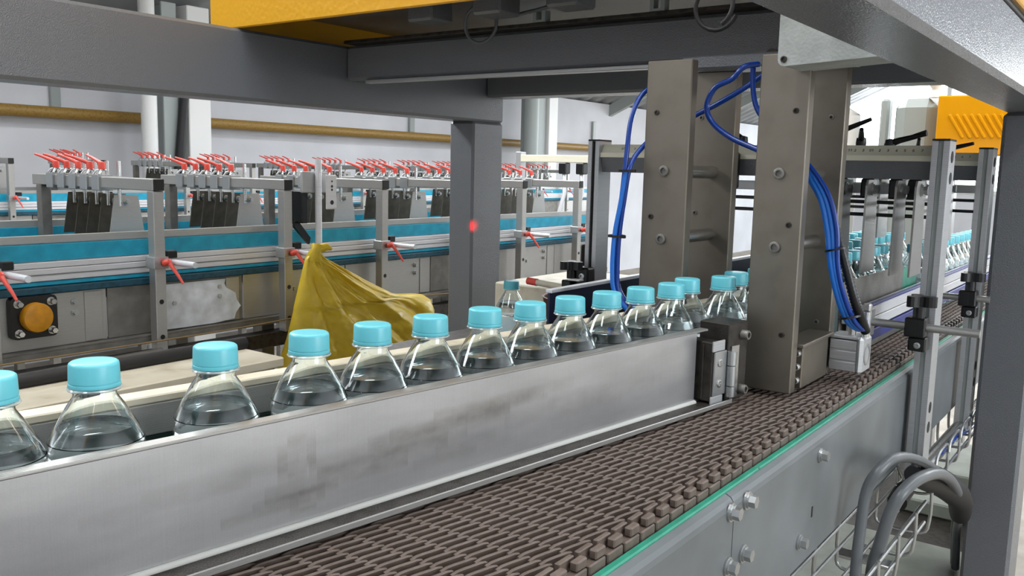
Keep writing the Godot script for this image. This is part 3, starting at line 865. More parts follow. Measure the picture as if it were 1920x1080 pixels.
# ------------------------------------------------------------------ portals, clamps and rails beyond the columns
func alu_post(called: String, parent: Node3D, x0: float, x1: float, y0: float, y1: float, zf: float, holes: bool) -> void:
	# slotted aluminium profile; the slot is a real groove in the front face
	var xm := (x0 + x1) * 0.5
	var zb := zf - 0.043
	var s := nst()
	var poly := [Vector2(x0, zf), Vector2(xm - 0.0035, zf), Vector2(xm - 0.0035, zf - 0.006), Vector2(xm + 0.0035, zf - 0.006), Vector2(xm + 0.0035, zf), Vector2(x1, zf), Vector2(x1, zb), Vector2(x0, zb)]
	prism(s, poly, y0 - y1, Transform3D(Basis(Vector3(1, 0, 0), Vector3(0, 0, 1), Vector3(0, -1, 0)), Vector3(0, y0, 0)))
	var o := obj(called, s, M.aluminium, parent)
	part("slot_strip", b1(xm - 0.0034, xm + 0.0034, y0, y1 - 0.001, zf - 0.0062, zf - 0.0045), M.black_rubber if holes == false else M.grey_green, o)
	part("end_cap", b1(x0 - 0.0005, x1 + 0.0005, y1, y1 + 0.003, zb - 0.0005, zf + 0.0005, 0.0008), M.black_plastic, o)
	if holes:
		for y in [y1 - 0.022, y1 - 0.052, -0.335, -0.365]:
			part("hole", prism(nst(), ngon(20, 0.0085), 0.0008, Transform3D(Basis(Vector3(0, 0, -1), Vector3(0, 1, 0), Vector3(1, 0, 0)), Vector3(x1 - 0.0004, y, zf - 0.0215))), M.slot_black, o)

func wing_knob(parent: Node3D, at: Vector3) -> void:
	var s := nst()
	lathe(s, [Vector2(0.0, 0.0), Vector2(0.0085, 0.0), Vector2(0.0085, 0.016), Vector2(0.0, 0.016)], 14, Transform3D(Basis(), at))
	var lobe := []
	for k in 36:
		var a := TAU * k / 36.0
		lobe.append(Vector2(cos(a), sin(a)) * (0.0155 + 0.0075 * cos(3.0 * a)))
	prism(s, lobe, 0.015, Transform3D(Basis(Vector3(1, 0, 0), Vector3(0, 0, -1), Vector3(0, 1, 0)), at + Vector3(0, 0.016, 0)))
	obj("wing_knob", s, M.black_plastic, parent)

func rod_clamp(label: String, z: float, xr0: float, xr1: float, xc: float, y: float) -> void:
	var t := thing("rod_clamp", label, "clamp", Vector3(xc, y - 0.03, z))
	obj("clamp_body", bx(b1(xc - 0.016, xc + 0.012, y - 0.014, y + 0.014, z - 0.014, z + 0.012, 0.002), xc - 0.010, xc + 0.014, y - 0.034, y - 0.014, z - 0.012, z + 0.010, 0.002), M.black_plastic, t)
	obj("jaw_slot", b1(xc - 0.003, xc + 0.001, y - 0.010, y + 0.012, z + 0.0122, z + 0.0128), M.slot_black, t)
	obj("eye_screw", socket_screw(0.0045, 0.003), M.zinc, t, WF * Transform3D(Basis(), Vector3(xc + 0.003, y - 0.025, z + 0.0101)))
	obj("rod", t1([Vector3(xr0, y, z), Vector3(xr1, y, z)], 0.0058, 16), M.stainless, t)
	wing_knob(t, Vector3(xc, y + 0.014, z))

func clamp_lever(parent: Node3D, at: Vector3, to: Vector3, m: Material) -> void:
	var s := nst()
	lathe(s, [Vector2(0, -0.012), Vector2(0.0065, -0.012), Vector2(0.008, 0.0), Vector2(0.007, 0.008), Vector2(0, 0.010)], 12, Transform3D(Basis(), at))
	tube(s, [at + Vector3(0, 0.003, 0), at.lerp(to, 0.25) + Vector3(0, 0.003, 0), to], [0.0050, 0.0046, 0.0030], 8)
	obj("lever", s, m, parent)

func make_portals() -> void:
	for k in 2:
		var z: float = [-1.372, -1.75][k]
		var t := thing("guide_portal", ["aluminium portal with cream ruler beam, black levers and steel divider plates", "aluminium portal with cream ruler beam behind the first portal"][k], "portal", Vector3(-0.55, -0.45, z))
		alu_post("near_post", t, -0.2775, -0.2545, -0.45, 0.052, z, true)
		alu_post("far_post", t, -0.858, -0.835, -EYE, 0.052, z - 0.02, false)
		# ruler beam: sloping printed face, lip and dark web (section drawn in z and y)
		var to_x := Basis(Vector3(0, 0, 1), Vector3(0, 1, 0), Vector3(-1, 0, 0))
		var sec := [Vector2(-0.040, 0.044), Vector2(-0.036, 0.0465), Vector2(-0.0265, 0.0315), Vector2(-0.0235, 0.0315), Vector2(-0.0235, 0.0235), Vector2(-0.040, 0.0235)]
		obj("ruler_beam", prism(nst(), sec, 0.556, Transform3D(to_x, Vector3(-0.2785, 0, z))), M.scale_cream, t)
		sec = [Vector2(-0.0255, 0.0233), Vector2(-0.034, -0.003), Vector2(-0.042, -0.003), Vector2(-0.042, 0.0233)]
		obj("beam_web", prism(nst(), sec, 0.556, Transform3D(to_x, Vector3(-0.2785, 0, z))), M.frame_paint, t)
		# printed figures on the sloping face
		var nb := Basis(Vector3(1, 0, 0), Vector3(0, 0.845, -0.535), Vector3(0, 0.535, 0.845))
		var words := ["01", "2", "3", "4", "5", "6", "7", "8", "9", "10 11", "2", "3"]
		for i in 50:
			var txt: String = words[i % 12]
			var x: float = -0.392 + i * 0.0118 - 0.40
			if x > -0.292:
				break
			if k == 1 and x < -0.36 or (x > -0.70 and x < -0.42):
				continue
			var tm := TextMesh.new()
			tm.text = txt
			tm.font_size = 16
			tm.pixel_size = 0.00036
			tm.depth = 0.0002
			obj("ruler_figure", tm, M.print_black, t, WF * Transform3D(nb, Vector3(x, 0.0392, z - 0.0311)))
		# divider plates hung from the beam
		var xs := [-0.452, -0.418, -0.377, -0.334, -0.306]
		for i in xs.size():
			var x: float = xs[i]
			if k == 1 and i > 3:
				continue
			var s := nst()
			var yb := -0.150 if k == 0 else -0.118
			var poly := [Vector2(-0.050, yb), Vector2(0.026, yb), Vector2(0.024, -0.014), Vector2(0.018, -0.005), Vector2(-0.028, -0.005), Vector2(-0.034, -0.014)]
			prism(s, poly, 0.003, Transform3D(Basis(Vector3(0, 0, 1), Vector3(0, 1, 0), Vector3(-1, 0, 0)), Vector3(x, 0, z - 0.085)))
			var dp := obj("divider_plate", s, M.green_dark if i == 1 else M.stainless, t)
			part("bolt", hex_bolt(0.0068, 0.006), M.zinc, dp, Transform3D(Basis(Vector3.UP, PI / 2), Vector3(x, -0.019, z - 0.092)))
			obj("hanger_block", b1(x - 0.026, x - 0.005, -0.034, -0.0032, z - 0.118, z - 0.150, 0.002), M.black_plastic, t)
		clamp_lever(t, Vector3(-0.440, 0.055, z - 0.042), Vector3(-0.371, 0.085, z - 0.03), M.black_plastic)
		clamp_lever(t, Vector3(-0.388, 0.050, z - 0.048), Vector3(-0.381, 0.070, z - 0.02), M.black_plastic)
		clamp_lever(t, Vector3(-0.345, 0.047, z - 0.045), Vector3(-0.292, 0.063, z - 0.03), M.black_plastic)
		clamp_lever(t, Vector3(-0.575, 0.052, z - 0.045), Vector3(-0.612, 0.080, z - 0.04), M.black_plastic)
		obj("sensor_block", b1(-0.588, -0.568, -0.025, 0.034, z - 0.005, z - 0.022, 0.003), M.black_plastic, t)
		# light rails that tie the dividers together
		for y in [-0.045, -0.066]:
			obj("tie_bar", b1(-0.70, -0.30, y, y + 0.006, z - 0.180, z - 0.186, 0.001), M.black_plastic, t)
		obj("tie_bar", b1(-0.70, -0.30, -0.028, -0.012, z - 0.182, z - 0.190, 0.001), M.aluminium, t)
	rod_clamp("black wing-knob clamp holding a steel rod on the first portal post", -1.352, -0.335, -0.192, -0.272, -0.2115)
	rod_clamp("black wing-knob clamp holding a steel rod on the rear portal post", -1.73, -0.325, -0.236, -0.268, -0.2085)
	# clamp at the far post, with a red tipped rod
	var t := thing("rod_clamp", "black wing-knob clamp with a red-tipped white rod on the far portal post", "clamp", Vector3(-0.86, -0.24, -1.37))
	obj("clamp_body", bx(b1(-0.882, -0.862, -0.232, -0.200, -1.352, -1.380, 0.002), -0.862, -0.834, -0.226, -0.176, -1.366, -1.390, 0.003), M.black_plastic, t)
	obj("white_washer", b1(-0.868, -0.842, -0.200, -0.197, -1.350, -1.374, 0.001), M.white_paint, t)
	obj("eye_screw", socket_screw(0.0055, 0.003), M.zinc, t, WF * Transform3D(Basis(), Vector3(-0.846, -0.192, -1.3658)))
	obj("rod", t1([Vector3(-0.945, -0.2125, -1.366), Vector3(-0.880, -0.2165, -1.366)], 0.0062, 14), M.cream, t)
	var rt := obj("rod_tip", t1([Vector3(-0.966, -0.2112, -1.366), Vector3(-0.945, -0.2125, -1.366)], 0.0072, 14), M.red_plastic, t)
	rt.set_meta("label", "red rod tip")
	wing_knob(t, Vector3(-0.868, -0.197, -1.364))
	# guide rails right of the lane beyond the columns
	var g := thing("guide_rail", "white aluminium guide rail with a blue strip beyond the air cylinder", "guide rail", Vector3(-0.345, -0.268, -1.9))
	obj("rail_body", b1(-0.356, -0.3385, -0.2070, -0.1905, -1.272, -2.85, 0.001), M.aluminium_white, g)
	obj("blue_strip", b1(-0.346, -0.3375, -0.1903, -0.1868, -1.272, -2.85, 0.0006), M.rail_blue, g)
	obj("lower_rail", b1(-0.353, -0.3390, -0.2240, -0.2085, -1.285, -2.85, 0.001), M.aluminium_white, g)
	obj("foot_rail", b1(-0.350, -0.3370, -0.2420, -0.2260, -1.292, -2.85, 0.001), M.rail_blue, g)
	obj("rail_bracket", b1(-0.3385, -0.334, -0.232, -0.192, -1.340, -1.364, 0.001), M.zinc, g)
	obj("rail_bracket", b1(-0.3385, -0.324, -0.216, -0.201, -1.722, -1.740, 0.001), M.zinc, g)
	obj("rail_post", b1(-0.358, -0.3565, -0.2665, -0.193, -1.40, -1.42, 0.0006), M.zinc, g)
	obj("rail_post", b1(-0.358, -0.3565, -0.2665, -0.193, -2.40, -2.42, 0.0006), M.zinc, g)
	var sp := thing("side_plate", "dark brushed guide plate standing beside the short bottle row", "plate", Vector3(-0.362, -0.2, -1.46))
	obj("plate", b1(-0.3625, -0.3595, -0.2665, -0.1500, -1.275, -1.635, 0.0006), M.stainless_dull, sp)
	obj("wear_end", b1(-0.3625, -0.3600, -0.2665, -0.1560, -1.6355, -1.74, 0.0006), M.green_strip, sp)
	# dark blue guard on the other side
	var nv := thing("side_guard", "dark navy guard plate with a bright top edge behind the bottles", "guard", Vector3(-0.66, -0.27, -1.3))
	obj("plate", b1(-0.664, -0.660, -0.2665, -0.1660, -0.985, -2.2, 0.0006), M.navy, nv)
	obj("top_edge", b1(-0.667, -0.657, -0.1658, -0.1610, -0.985, -2.2, 0.0006), M.aluminium_white, nv)

# ------------------------------------------------------------------ cable tray, cables, things below
func make_tray() -> void:
	var t := thing("cable_tray", "zinc wire basket cable tray running along the grey conveyor panel", "cable tray", Vector3(-0.26, -0.5, -0.9))
	var w := 0.0024
	for q in [[-0.300, -0.446, -1.43], [-0.300, -0.476, -1.43], [-0.285, -0.500, -1.43], [-0.262, -0.500, -1.43], [-0.232, -0.446, -1.30], [-0.232, -0.476, -1.30]]:
		obj("long_wire", t1([Vector3(q[0], q[1], 0.0), Vector3(q[0], q[1], q[2])], w, 8), M.zinc, t)
	for k in 12:
		var z: float = -0.28 - k * 0.095
		obj("cross_wire", t1(smooth([Vector3(-0.3022, -0.440, z), Vector3(-0.3022, -0.480, z), Vector3(-0.295, -0.5022, z), Vector3(-0.240, -0.5022, z), Vector3(-0.2298, -0.480, z), Vector3(-0.2298, -0.440, z)], 4), w, 8), M.zinc, t)
	for z in [-0.2, -1.2]:
		obj("tray_bracket", b1(-0.32, -0.245, -0.512, -0.5068, z - 0.012, z + 0.012, 0.001), M.zinc, t)
	var u := thing("cable_tray", "scalloped-edge wire tray holding the silver conduit behind the looped cables", "cable tray", Vector3(-0.27, -0.48, -1.7))
	var scal := []
	for k in 6:
		var z: float = -1.40 - k * 0.10
		scal.append(Vector3(-0.299, -0.424, z))
		scal.append(Vector3(-0.299, -0.404, z - 0.012))
		scal.append(Vector3(-0.299, -0.397, z - 0.05))
		scal.append(Vector3(-0.299, -0.402, z - 0.088))
	obj("edge_wire", t1(smooth(scal, 3), w, 8), M.zinc, u)
	scal = []
	for k in 5:
		var z: float = -1.46 - k * 0.10
		scal.append(Vector3(-0.2515, -0.448, z))
		scal.append(Vector3(-0.2515, -0.430, z - 0.012))
		scal.append(Vector3(-0.2515, -0.424, z - 0.05))
		scal.append(Vector3(-0.2515, -0.428, z - 0.088))
	obj("edge_wire", t1(smooth(scal, 3), w, 8), M.zinc, u)
	obj("long_wire", t1([Vector3(-0.2515, -0.468, -1.44), Vector3(-0.2515, -0.468, -1.98)], w, 8), M.zinc, u)
	for k in 6:
		var z: float = -1.44 - k * 0.10
		obj("cross_wire", t1(smooth([Vector3(-0.3012, -0.420, z), Vector3(-0.3012, -0.465, z), Vector3(-0.294, -0.482, z), Vector3(-0.258, -0.482, z), Vector3(-0.2492, -0.468, z), Vector3(-0.2492, -0.440, z)], 4), w, 8), M.zinc, u)
	obj("end_wire", t1([Vector3(-0.299, -0.424, -1.40), Vector3(-0.285, -0.482, -1.44)], w, 8), M.zinc, u)
	tag(obj("conduit_pipe", t1([Vector3(-0.272, -0.452, -1.33), Vector3(-0.268, -0.448, -1.98)], 0.0115, 18), M.bright_steel), "silver conduit pipe lying in the scalloped tray", "pipe")
	tag(obj("conduit_sleeve", t1(smooth([Vector3(-0.270, -0.452, -1.345)  , Vector3(-0.270, -0.4535, -1.325), Vector3(-0.269, -0.456, -1.30)]), 0.0135, 14), M.black_rubber), "black rubber sleeve on the end of the silver conduit", "sleeve")
	var c1 := [Vector3(-0.250, -0.60, -1.03), Vector3(-0.2565, -0.4731, -1.05), Vector3(-0.2576, -0.4203, -1.06), Vector3(-0.2560, -0.3700, -1.07), Vector3(-0.2454, -0.3439, -1.08), Vector3(-0.2373, -0.3380, -1.12), Vector3(-0.2380, -0.3743, -1.25), Vector3(-0.2395, -0.4376, -1.42), Vector3(-0.2403, -0.5084, -1.58), Vector3(-0.2500, -0.5783, -1.71), Vector3(-0.2680, -0.6425, -1.80), Vector3(-0.272, -0.75, -1.86)]
	tag(obj("power_cable", t1(smooth(c1), 0.0066, 14), M.cable_grey), "thick grey cable rising in the taller loop out of the tray", "cable")
	var c2 := [Vector3(-0.243, -0.60, -1.08), Vector3(-0.2455, -0.4819, -1.08), Vector3(-0.2385, -0.4351, -1.08), Vector3(-0.2307, -0.3946, -1.085), Vector3(-0.2211, -0.3702, -1.10), Vector3(-0.2130, -0.3676, -1.16), Vector3(-0.2122, -0.3968, -1.28), Vector3(-0.2208, -0.4641, -1.45), Vector3(-0.2400, -0.5676, -1.66), Vector3(-0.262, -0.6578, -1.79), Vector3(-0.266, -0.75, -1.84)]
	tag(obj("power_cable", t1(smooth(c2), 0.0076, 14), M.cable_grey), "thick grey cable rising in the lower loop out of the tray", "cable")
	tag(obj("cable_sleeve", t1(smooth([Vector3(-0.2519, -0.412, -1.30), Vector3(-0.2469, -0.4365, -1.38), Vector3(-0.2405, -0.4825, -1.50), Vector3(-0.2376, -0.5386, -1.62), Vector3(-0.2490, -0.6003, -1.72)], 4), [0.012, 0.015, 0.018, 0.020, 0.021, 0.022, 0.022, 0.022, 0.022, 0.022, 0.022, 0.021, 0.020, 0.020, 0.019, 0.018, 0.017], 14), M.black_rubber), "black rubber boot round the looped grey cables", "sleeve")
	tag(obj("network_cable", t1(smooth([Vector3(-0.285, -0.470, -1.50), Vector3(-0.262, -0.448, -1.55), Vector3(-0.2565, -0.442, -1.66), Vector3(-0.258, -0.462, -1.80), Vector3(-0.262, -0.470, -1.95)]), 0.003, 8), M.hose_blue), "thin blue cable lying beside the silver conduit", "cable")
	# base frame below the conveyor with cream covers
	var b := thing("base_frame", "dark steel base frame below the conveyor and cable tray", "base", Vector3(-0.35, -EYE, -1.8))
	obj("deck", b1(-0.70, -0.253, -0.800, -0.790, -0.7, -2.75, 0.001), M.dark_steel, b)
	for x in [-0.66, -0.30]:
		for z in [-0.75, -2.70]:
			obj("leg", b1(x - 0.03, x + 0.03, -EYE, -0.8005, z - 0.03, z + 0.03, 0.002), M.dark_steel, b)
	tag(obj("drip_cover", prism(nst(), [Vector2(-0.52, 1.56), Vector2(-0.275, 1.56), Vector2(-0.262, 1.575), Vector2(-0.262, 1.94), Vector2(-0.52, 1.94)], 0.035, Transform3D(Basis(Vector3(1, 0, 0), Vector3(0, 0, -1), Vector3(0, 1, 0)), Vector3(0, -0.7895, 0.0))), M.cover_grey), "pale grey cover box with a clipped corner on the dark deck under the tray", "cover")
	tag(obj("drip_cover", b1(-0.46, -0.290, -0.7895, -0.755, -2.20, -2.32, 0.004), M.cover_grey), "narrow pale grey cover strip on the dark deck behind the clipped cover", "cover")
	tag(obj("drip_cover", b1(-0.47, -0.262, -0.7895, -0.745, -2.42, -2.74, 0.004), M.cover_grey), "long pale grey cover at the rear of the dark deck", "cover")

# ------------------------------------------------------------------ lines in the background
func lever_mesh() -> ArrayMesh:
	var s := nst()
	lathe(s, [Vector2(0, -0.004), Vector2(0.0072, -0.004), Vector2(0.0080, 0.006), Vector2(0.0066, 0.013), Vector2(0, 0.015)], 12)
	tube(s, [Vector3(0.002, 0.009, 0), Vector3(0.012, 0.014, 0), Vector3(0.036, 0.023, 0), Vector3(0.056, 0.029, 0)], [0.0050, 0.0046, 0.0036, 0.0026], 8)
	return s.commit()

func make_gantries() -> void:
	var lab := "steel tube gantry with red levers next to the torn white film"
	# written about the foot of the front post
	var t := thing("divider_gantry", lab, "gantry", Vector3(-1.807, -0.43, -1.118), "gantries on the conveyor carrying the yellow bag")
	var y0 := 0.0
	part("front_post", b1(-0.013, 0.013, y0, 0.3615, -0.013, 0.013, 0.0015), M.stainless, t)
	part("back_post", b1(-0.513, -0.487, 0.17, 0.3615, -0.013, 0.013, 0.0015), M.stainless_dull, t)
	part("arm", b1(-0.53, 0.013, 0.3620, 0.3885, -0.0135, 0.0135, 0.0015), M.stainless, t)
	part("arm_cap", b1(0.0131, 0.016, 0.3625, 0.388, -0.013, 0.013, 0.001), M.slot_black, t)
	for y in [0.115, 0.035]:
		part("hole", prism(nst(), ngon(14, 0.0055), 0.001, Transform3D(Basis(Vector3(0, 0, -1), Vector3(0, 1, 0), Vector3(1, 0, 0)), Vector3(0.0126, y, 0.0))), M.slot_black, t)
	var lv := lever_mesh()
	var cl := nst()
	bx(cl, -0.0155, 0.0155, 0.3560, 0.3930, -0.019, 0.019, 0.0015)
	bx(cl, -0.0130, 0.0130, 0.3600, 0.3890, -0.056, -0.019, 0.0015)
	for sx in [-1.0, 1.0]:
		tube(cl, [Vector3(sx * 0.013, 0.393, 0.014), Vector3(sx * 0.010, 0.402, 0.008), Vector3(0.0, 0.405, 0.0), Vector3(-sx * 0.006, 0.402, -0.008)], 0.0028, 6)
	var clm := cl.commit()
	var tp := [Vector2(-0.046, 0.243), Vector2(0.046, 0.243), Vector2(0.030, 0.345), Vector2(-0.030, 0.345)]
	var plm := prism(nst(), tp, 0.003, Transform3D(Basis(Vector3(0, 0, 1), Vector3(0, 1, 0), Vector3(-1, 0, 0)), Vector3(0.0015, 0, -0.058))).commit()
	var rdm := t1([Vector3(0, 0.318, -0.042), Vector3(0, 0.425, -0.042)], 0.0048, 10).commit()
	var angs := [3.15, 3.30, 3.05, 3.45, 2.75]
	for k in 5:
		var x := -0.432 + k * 0.0535
		var c := part("clamp", clm, M.zinc, t, Transform3D(Basis(), Vector3(x, 0, 0)))
		var l := part("clamp_lever", lv, M.red_plastic, c, Transform3D(Basis(Vector3.UP, angs[k] + 0.5), Vector3(0, 0.409, 0)))
		l.set_meta("label", "red clamp lever")
		var rd := part("hanger_rod", rdm, M.bright_steel, t, Transform3D(Basis(), Vector3(x, 0, 0)))
		part("hanger_bolt", hex_bolt(0.006, 0.006), M.zinc, rd, Transform3D(Basis(Vector3.UP, PI / 2), Vector3(0.002, 0.328, -0.058)))
		part("divider_plate", plm, M.divider_steel if k < 4 else M.stainless, t, Transform3D(Basis(), Vector3(x, 0, 0)))
	# stub clamp on the front post
	var sc := part("stub_clamp", b1(-0.017, 0.017, 0.190, 0.216, -0.018, 0.018, 0.001), M.zinc, t)
	part("stub_lever", lv, M.red_plastic, sc, Transform3D(Basis(Vector3.UP, 0.35) * Basis(Vector3.BACK, -1.25), Vector3(0.022, 0.203, -0.006)))
	part("stub_rod", t1([Vector3(-0.030, 0.203, -0.026), Vector3(0.105, 0.203, -0.026)], 0.0068, 12), M.aluminium_white, t)
	part("stub_knob", b1(-0.012, 0.012, 0.211, 0.228, -0.044, -0.020, 0.002), M.black_plastic, t)
	var spots := {-0.763: "steel tube gantry with red levers above the yellow bearing cap", -1.477: "steel tube gantry with red levers whose stub rod carries the yellow bag", -1.824: "steel tube gantry with red levers just past the yellow bag", -2.16: "steel tube gantry with red levers hidden mostly by the far frame leg", -2.504: "steel tube gantry with red levers first past the far frame leg", -2.867: "steel tube gantry with red levers last before the pale beam portal"}
	for z in spots:
		tag(dup(t, Vector3(-1.807, -0.43, z)), spots[z], "gantry")
	var nth := ["first", "second", "third", "fourth", "fifth", "sixth", "seventh", "eighth", "ninth"]
	var far_n := 0
	for z in [-1.97, -2.42, -2.9, -3.34, -3.79, -4.24, -4.67, -5.09, -5.5, -5.92, -6.34, -6.76]:
		var o := dup(t, Vector3(-4.377, -0.395, z))
		tag(o, "gantry with red levers on the wall-side conveyor, %s the black-conduit column" % [["third before", "second before", "last before"][far_n] if far_n < 3 else nth[far_n - 3] + " past"], "gantry", "gantries on the far conveyor beside the white wall")
		far_n += 1

func line(called: String, label: String, x: float, dy: float, za: float, zb: float, near: bool) -> Node3D:
	var t := thing(called, label, "conveyor", Vector3(x - 0.22, -EYE, (za + zb) * 0.5))
	var F := WF * Transform3D(Basis(), Vector3(x, dy, 0))
	obj("top_band", b1(-0.020, -0.012, -0.1770, -0.1600, za, zb, 0.001), M.stainless, t, F)
	var bl := obj("blue_guide", b1(-0.016, -0.002, -0.2120, -0.1775, za, zb, 0.001), M.blue_strip, t, F)
	bl.set_meta("label", "blue plastic guide strip")
	for k in 3:
		obj("guide_rail", b1(-0.014, 0.004 + 0.002 * (k % 2), -0.2530 + k * 0.0135, -0.2405 + k * 0.0135, za, zb, 0.0015), M.aluminium_white, t, F)
	obj("blue_edge", b1(-0.012, 0.002, -0.2625, -0.2540, za, zb, 0.001), M.blue_strip, t, F)
	obj("chain", b1(-0.44, 0.012, -0.2790, -0.2640, za, zb, 0.002), M.blue_chain, t, F)
	obj("rear_band", b1(-0.500, -0.490, -0.2530, -0.1600, za, zb, 0.001), M.stainless, t, F)
	obj("rear_blue_guide", b1(-0.489, -0.484, -0.2120, -0.1775, za, zb, 0.001), M.blue_strip, t, F)
	var z := za
	var i := 0
	while z > zb + 0.05:
		var z2 := maxf(z - [0.36, 0.355, 0.345][i % 3], zb)
		obj("side_panel", b1(-0.003, 0.0015, -0.3920, -0.2800, z - 0.002, z2 + 0.001, 0.0008), [M.stainless, M.stainless_dull, M.stainless][i % 3], t, F)
		if near:
			obj("joint_plate", b1(0.0016, 0.004, -0.3900, -0.2830, z2 + 0.050, z2 + 0.012, 0.0006), M.stainless, t, F)
			for q in [-0.302, -0.325]:
				obj("bolt", hex_bolt(0.0055, 0.006), M.zinc, t, F * Transform3D(Basis(Vector3.UP, PI / 2), Vector3(0.0015, q, z2 + 0.072)))
			obj("bolt", hex_bolt(0.0055, 0.006), M.zinc, t, F * Transform3D(Basis(Vector3.UP, PI / 2), Vector3(0.0015, -0.330, z - 0.16)))
		z = z2
		i += 1
	obj("bottom_angle", bx(b1(-0.025, 0.020, -0.3985, -0.3930, za, zb, 0.0008), 0.016, 0.020, -0.412, -0.3985, za, zb, 0.0008), M.stainless_dull, t, F)
	obj("bed", b1(-0.45, -0.0035, -0.300, -0.2795, za, zb), M.dark_steel, t, F)
	z = za - 0.45
	while z > zb:
		for xx in [-0.04, -0.43]:
			obj("leg", b1(xx - 0.02, xx + 0.02, -EYE - dy, -0.30, z - 0.02, z + 0.02, 0.002), M.stainless_dull, t, F)
		z -= 0.71
	return t

func make_background() -> void:
	var t := line("divider_conveyor", "stainless conveyor with blue guides, yellow bearing caps and the yellow bag", -1.850, 0.0, 0.4, -3.15, true)
	var F := WF * Transform3D(Basis(), Vector3(-1.8485, 0, 0))
	for q in [[-0.857, -0.322], [-3.02, -0.335]]:
		var sq := []
		for k in 4:
			for a in 4:
				var an: float = k * PI / 2 + a * PI / 6
				sq.append(Vector2([1, -1, -1, 1][k] * 0.036, [1, 1, -1, -1][k] * 0.033) + Vector2(cos(an), sin(an)) * 0.010)
		var xf := F * Transform3D(Basis(Vector3(0, 0, -1), Vector3(0, 1, 0), Vector3(1, 0, 0)), Vector3(0.001, q[1], q[0]))
		var bh := obj("bearing_housing", prism(nst(), sq, 0.018), M.black_plastic, t, xf)
		var bc := obj("bearing_cap", lathe(nst(), [Vector2(0.0305, 0.018), Vector2(0.0305, 0.032), Vector2(0.0285, 0.0355), Vector2(0.019, 0.0375), Vector2(0, 0.0378)], 28, Transform3D(Basis(Vector3.RIGHT, PI / 2), Vector3.ZERO)), M.bearing_yellow, bh, xf)
		bc.set_meta("label", "round yellow bearing cap")
		for sx in [-1, 1]:
			for sy in [-1, 1]:
				obj("bolt", hex_bolt(0.0058, 0.012), M.bright_steel, bh, xf * Transform3D(Basis(), Vector3(sx * 0.033, sy * 0.030, 0.018)))
	# lower tubes and string below the side panels
	obj("lower_tube", t1([Vector3(-1.772, -0.455, 0.3), Vector3(-1.772, -0.425, -1.10)], 0.012, 12), M.stainless_dull, t)
	obj("lower_tube", b1(-1.86, -1.82, -0.470, -0.432, 0.4, -3.1, 0.002), M.dark_steel, t)
	tag(obj("torn_film", prism(nst(), [Vector2(1.140, -0.389), Vector2(1.140, -0.2845), Vector2(1.322, -0.2845), Vector2(1.318, -0.296), Vector2(1.324, -0.307), Vector2(1.338, -0.315), Vector2(1.350, -0.322), Vector2(1.354, -0.340), Vector2(1.365, -0.356), Vector2(1.358, -0.363), Vector2(1.350, -0.372), Vector2(1.346, -0.386), Vector2(1.29, -0.3905), Vector2(1.20, -0.3905)], 0.0012, Transform3D(Basis(Vector3(0, 0, -1), Vector3(0, 1, 0), Vector3(1, 0, 0)), Vector3(-1.8442, 0, 0.0))), M.sticker_white), "white protective film with a torn edge on the stainless side panel", "film")
	hose("string", "tan string strung along under the stainless side panels", "string", [Vector3(-1.782, -0.385, 0.0), Vector3(-1.782, -0.398, -0.6), Vector3(-1.782, -0.400, -1.10), Vector3(-1.782, -0.398, -1.35), Vector3(-1.782, -0.385, -1.9), Vector3(-1.782, -0.405, -2.3)], 0.002, M.string_tan)
	line("divider_conveyor", "stainless conveyor with blue guides along the white wall, behind the other lines", -4.42, 0.0, 0.4, -7.4, false)
	# upright with a drilled plate by the bag
	var s := thing("sensor_upright", "bright rod with a drilled aluminium plate and black arms above the yellow bag", "bracket", Vector3(-1.775, -0.24, -1.56))
	obj("rod", t1([Vector3(-1.775, -0.245, -1.560), Vector3(-1.775, 0.012, -1.560)], 0.0085, 14), M.aluminium_white, s)
	obj("cross_bar", b1(-1.795, -1.785, -0.075, -0.020, -1.515, -1.60, 0.002), M.aluminium, s)
	var pl := obj("drilled_plate", b1(-1.772, -1.767, -0.118, -0.028, -1.580, -1.617, 0.003), M.aluminium_white, s)
	for q in [[-0.100, 0.006], [-0.058, 0.0035], [-0.067, 0.003], [-0.045, 0.0025]]:
		part("hole", prism(nst(), ngon(14, q[1]), 0.0008, Transform3D(Basis(Vector3(0, 0, -1), Vector3(0, 1, 0), Vector3(1, 0, 0)), Vector3(-1.7674, q[0], -1.599))), M.slot_black, pl)
	for k in 2:
		obj("black_arm", b1(-1.84 - k * 0.06, -1.80 - k * 0.06, -0.155, -0.070, -1.527 - k * 0.02, -1.548 - k * 0.02, 0.003), M.black_plastic, s)
		obj("arm_blade", prism(nst(), [Vector2(1.540, -0.150), Vector2(1.552, -0.150), Vector2(1.592, -0.195), Vector2(1.588, -0.212), Vector2(1.580, -0.205), Vector2(1.540, -0.165)], 0.01, Transform3D(Basis(Vector3(0, 0, -1), Vector3(0, 1, 0), Vector3(1, 0, 0)), Vector3(-1.83 - k * 0.06, 0, 0.02 - k * 0.03))), M.black_plastic, s)
	make_bag()
	# side rail with worn cream plank and black hose between the lines
	var r := thing("plank_rail", "worn cream plank rail on steel legs between the two conveyors", "rail", Vector3(-1.0, -EYE, -0.9))
	obj("plank", b1(-1.072, -0.971, -0.282, -0.268, 0.3, -0.79, 0.002), M.cream, r)
	obj("apron", b1(-1.035, -1.030, -0.40, -0.2825, 0.3, -0.79, 0.001), M.dark_steel, r)
	for z in [0.1, -0.74]:
		obj("leg", b1(-1.03, -0.99, -EYE, -0.2825, z - 0.02, z + 0.02, 0.002), M.dark_steel, r)
	tag(obj("rubber_hose", t1([Vector3(-1.060, -0.2605, 0.3), Vector3(-1.060, -0.2605, -0.60), Vector3(-1.060, -0.2605, -0.79)], 0.0095, 18), M.black_rubber), "thick black rubber hose lying along the worn cream plank", "hose")
